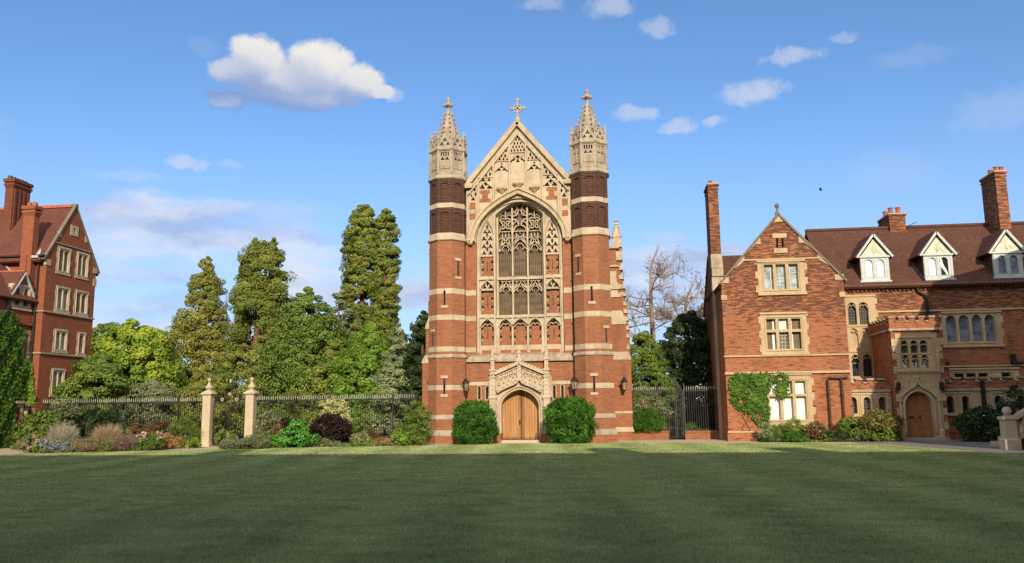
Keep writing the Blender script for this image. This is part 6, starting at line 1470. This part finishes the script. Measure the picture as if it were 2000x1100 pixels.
Wp('tall thin leafy stems above the white hydrangea', 16.6, 37.2, .6, 2.3, 'dark', n=34, per=40, cr=.22, leaf=.12, lump=.4)
# gap by chapel: variegated dogwood and strappy green plant behind railing
gp = 'plants behind the railing gap'
shrub('cream variegated layered shrub behind the railing by the chapel', 1.5, 40.95, 1.0, .4, 2.2, 'vari', 90, 55, .24, .13, 'variegated_shrub', 'shrub', 0, gp, .5, .35, 1., lump=.25, shape=[(0, .6), (.4, .8), (.6, 1), (.8, .7), (1, .4)], parts=[('flower', 'red', 5, .12, .4)])
shrub('strappy dark green leaves hanging over the plinth by the chapel', 1.35, 40.12, .85, .16, 1.1, 'yew', 170, 60, .2, .16, 'strappy_plant', 'plant', .36, gp, .12, 1., 0, lump=.1, hang=.8)
shrub('low green plant behind the narrow gate', 3.55, 41.6, .5, .4, .75, 'green', 40, 45, .16, .1, 'shrub', 'shrub', 0, gp)
# wall climber on the wing
def wall_leaves(name, label, fr, outline, n, size, mat, depth=.16, cat='climber', stems=(), rs=None, gap=0.):
    rs = rs or np.random.RandomState(77); T = thing(name, label, cat, fr.p(outline[0][0], 0, 0))
    xs = [p[0] for p in outline]; ys = [p[1] for p in outline]; P = []
    while len(P) < n:
        a, b = rs.uniform(min(xs), max(xs)), rs.uniform(min(ys), max(ys)); ins = False
        for (x0, y0), (x1, y1) in zip(outline, outline[1:]+outline[:1]):
            if (y0 > b) != (y1 > b) and a < (x1-x0)*(b-y0)/(y1-y0)+x0: ins = not ins
        nz = math.sin(a*5.1+1.3*b)*math.sin(b*4.3-a)+.5*math.sin(a*13+b*3)*math.sin(b*11)
        if ins and nz > -1.1+gap*rs.rand(): P.append((a+rs.normal()*.05, b+rs.normal()*.05, .03+depth*(.5+.35*nz)*rs.rand()**.5, nz))
    Q = np.array([tuple(fr.p(a, b, c)) for a, b, c, _ in P]); Nn = np.array(fr.n)[None]*1.1+rs.normal(size=Q.shape)*.5+np.array([0, 0, .35])
    tone = np.array([.4+.22*q[3] for q in P])+rs.rand(n)*.4-.15
    leaf_mesh('foliage', Q, Nn, size*(.7+.6*rs.rand(n)), size*.75, tone, LM[mat], T, rs, .8)
    s = MB()
    for st in stems: s.tube([fr.p(*q) for q in st], [.03]+[.02]*(len(st)-2)+[.008], 6)
    if stems: s.build('stem', 'bark', T)
    return T
fw_ = south(0, 37.87)
wall_leaves('wall_climber', 'green leafy climber trained on the wing beside the white blind window', fw_, [(4.98, 2.6), (5.02, 1.75), (5.3, 1.35), (5.75, 1.25), (6.05, .75), (6.5, .62), (6.62, 1.2), (6.62, 2.2), (6.8, 2.55), (7.0, 2.45), (7.02, 2.0), (7.3, 1.86), (7.5, 2.2), (7.45, 2.85), (7.1, 3.02), (6.7, 2.9), (6.4, 3.02), (5.9, 2.92), (5.5, 3.0), (5.2, 2.98)], 2600, .125, 'ivy_d', .24,
            stems=[[(5.5, .0, .03), (5.42, .6, .03), (5.7, .95, .03), (5.6, 1.6, .05)], [(5.6, 0, .03), (5.75, .5, .03), (5.45, 1.1, .03), (5.5, 1.7, .05)], [(6.3, 0, .03), (6.2, .7, .05), (6.3, 1.6, .08)]], gap=1.5)
fe_ = east(-28.02, 0)
wall_leaves('ivy', 'sunlit and dark green ivy covering the low left range', fe_, [(30, 0), (30, 6.2), (34.2, 6.1), (34.6, 6.25), (35.2, 5.95), (35.62, 5.6), (35.6, 4.2), (36.0, 4.0), (36.18, 3.4), (36.2, 2.2), (35.45, 2.12), (35.38, 0)], 24000, .12, 'ivy_d', .26, 'ivy')
fs_ = south(0, 36.22)
wall_leaves('ivy', 'bright yellow green ivy strip around the drainpipe of the left block', fs_, [(-28.0, 2.0), (-28.0, 4.3), (-27.9, 4.2), (-27.72, 3.4), (-27.6, 2.6), (-27.5, 2.3), (-27.6, 1.9)], 700, .12, 'ivy', .2, 'ivy')

# ---- blades of the lawn (uncountable: one object)
def lawn_blades():
    rs = np.random.RandomState(5); LP = np.array(lawn_pts); Ps = []; Hs = []; Ws = []
    for y0, y1, den, h, w_ in ((6.5, 10, 2600, .030, .007), (10, 14, 1900, .026, .009), (14, 19, 1200, .022, .013), (19, 25, 800, .022, .017), (25, 37, 800, .036, .021)):
        xa = at(-120, 900, y1).x; xb = at(2120, 900, y1).x; n = int(den*(y1-y0)*(xb-xa)); x = rs.uniform(xa, xb, n); y = rs.uniform(y0, y1, n)
        ins = np.zeros(n, bool)
        for (ax, ay), (bx, by) in zip(LP, np.roll(LP, -1, 0)):
            c = (ay > y) != (by > y)
            if ay != by: ins ^= c & (x < (bx-ax)*(y-ay)/(by-ay)+ax)
        lim = (x > -.78*y-2) & (x < .52*y+2); ins &= lim
        x, y = x[ins], y[ins]; Ps.append(np.stack([x, y, np.full(len(x), .028)], 1)); Hs.append(h*(.6+.6*rs.rand(len(x)))); Ws.append(np.full(len(x), w_))
    P = np.concatenate(Ps); H = np.concatenate(Hs); W = np.concatenate(Ws); n = len(P)
    a = rs.rand(n)*6.283; sd_ = np.stack([np.cos(a), np.sin(a), np.zeros(n)], 1)*W[:, None]*.5
    stripe = np.sign(np.sin((P[:, 0]+.10*P[:, 1])*math.pi/1.15)); lean = rs.normal(size=(n, 2))*.45; lean[:, 1] += stripe*.16
    tip = P+np.stack([lean[:, 0]*H, lean[:, 1]*H, H], 1)
    V = np.stack([P-sd_, P+sd_, tip], 1).reshape(-1, 3); me = bpy.data.meshes.new('lawn_grass')
    me.vertices.add(3*n); me.vertices.foreach_set('co', V.astype(np.float32).ravel()); me.loops.add(3*n); me.loops.foreach_set('vertex_index', np.arange(3*n, dtype=np.int32))
    me.polygons.add(n); me.polygons.foreach_set('loop_start', np.arange(0, 3*n, 3, dtype=np.int32))
    at_ = me.attributes.new('tone', 'FLOAT', 'POINT'); at_.data.foreach_set('value', np.repeat(rs.rand(n), 3).astype(np.float32)); me.update(calc_edges=True); me.materials.append(M['blades'])
    o = bpy.data.objects.new('lawn_grass', me); COL.objects.link(o); o['kind'] = 'stuff'; o['label'] = 'short mown green grass of the lawn with faint stripes'; print('blades', n)
lawn_blades()
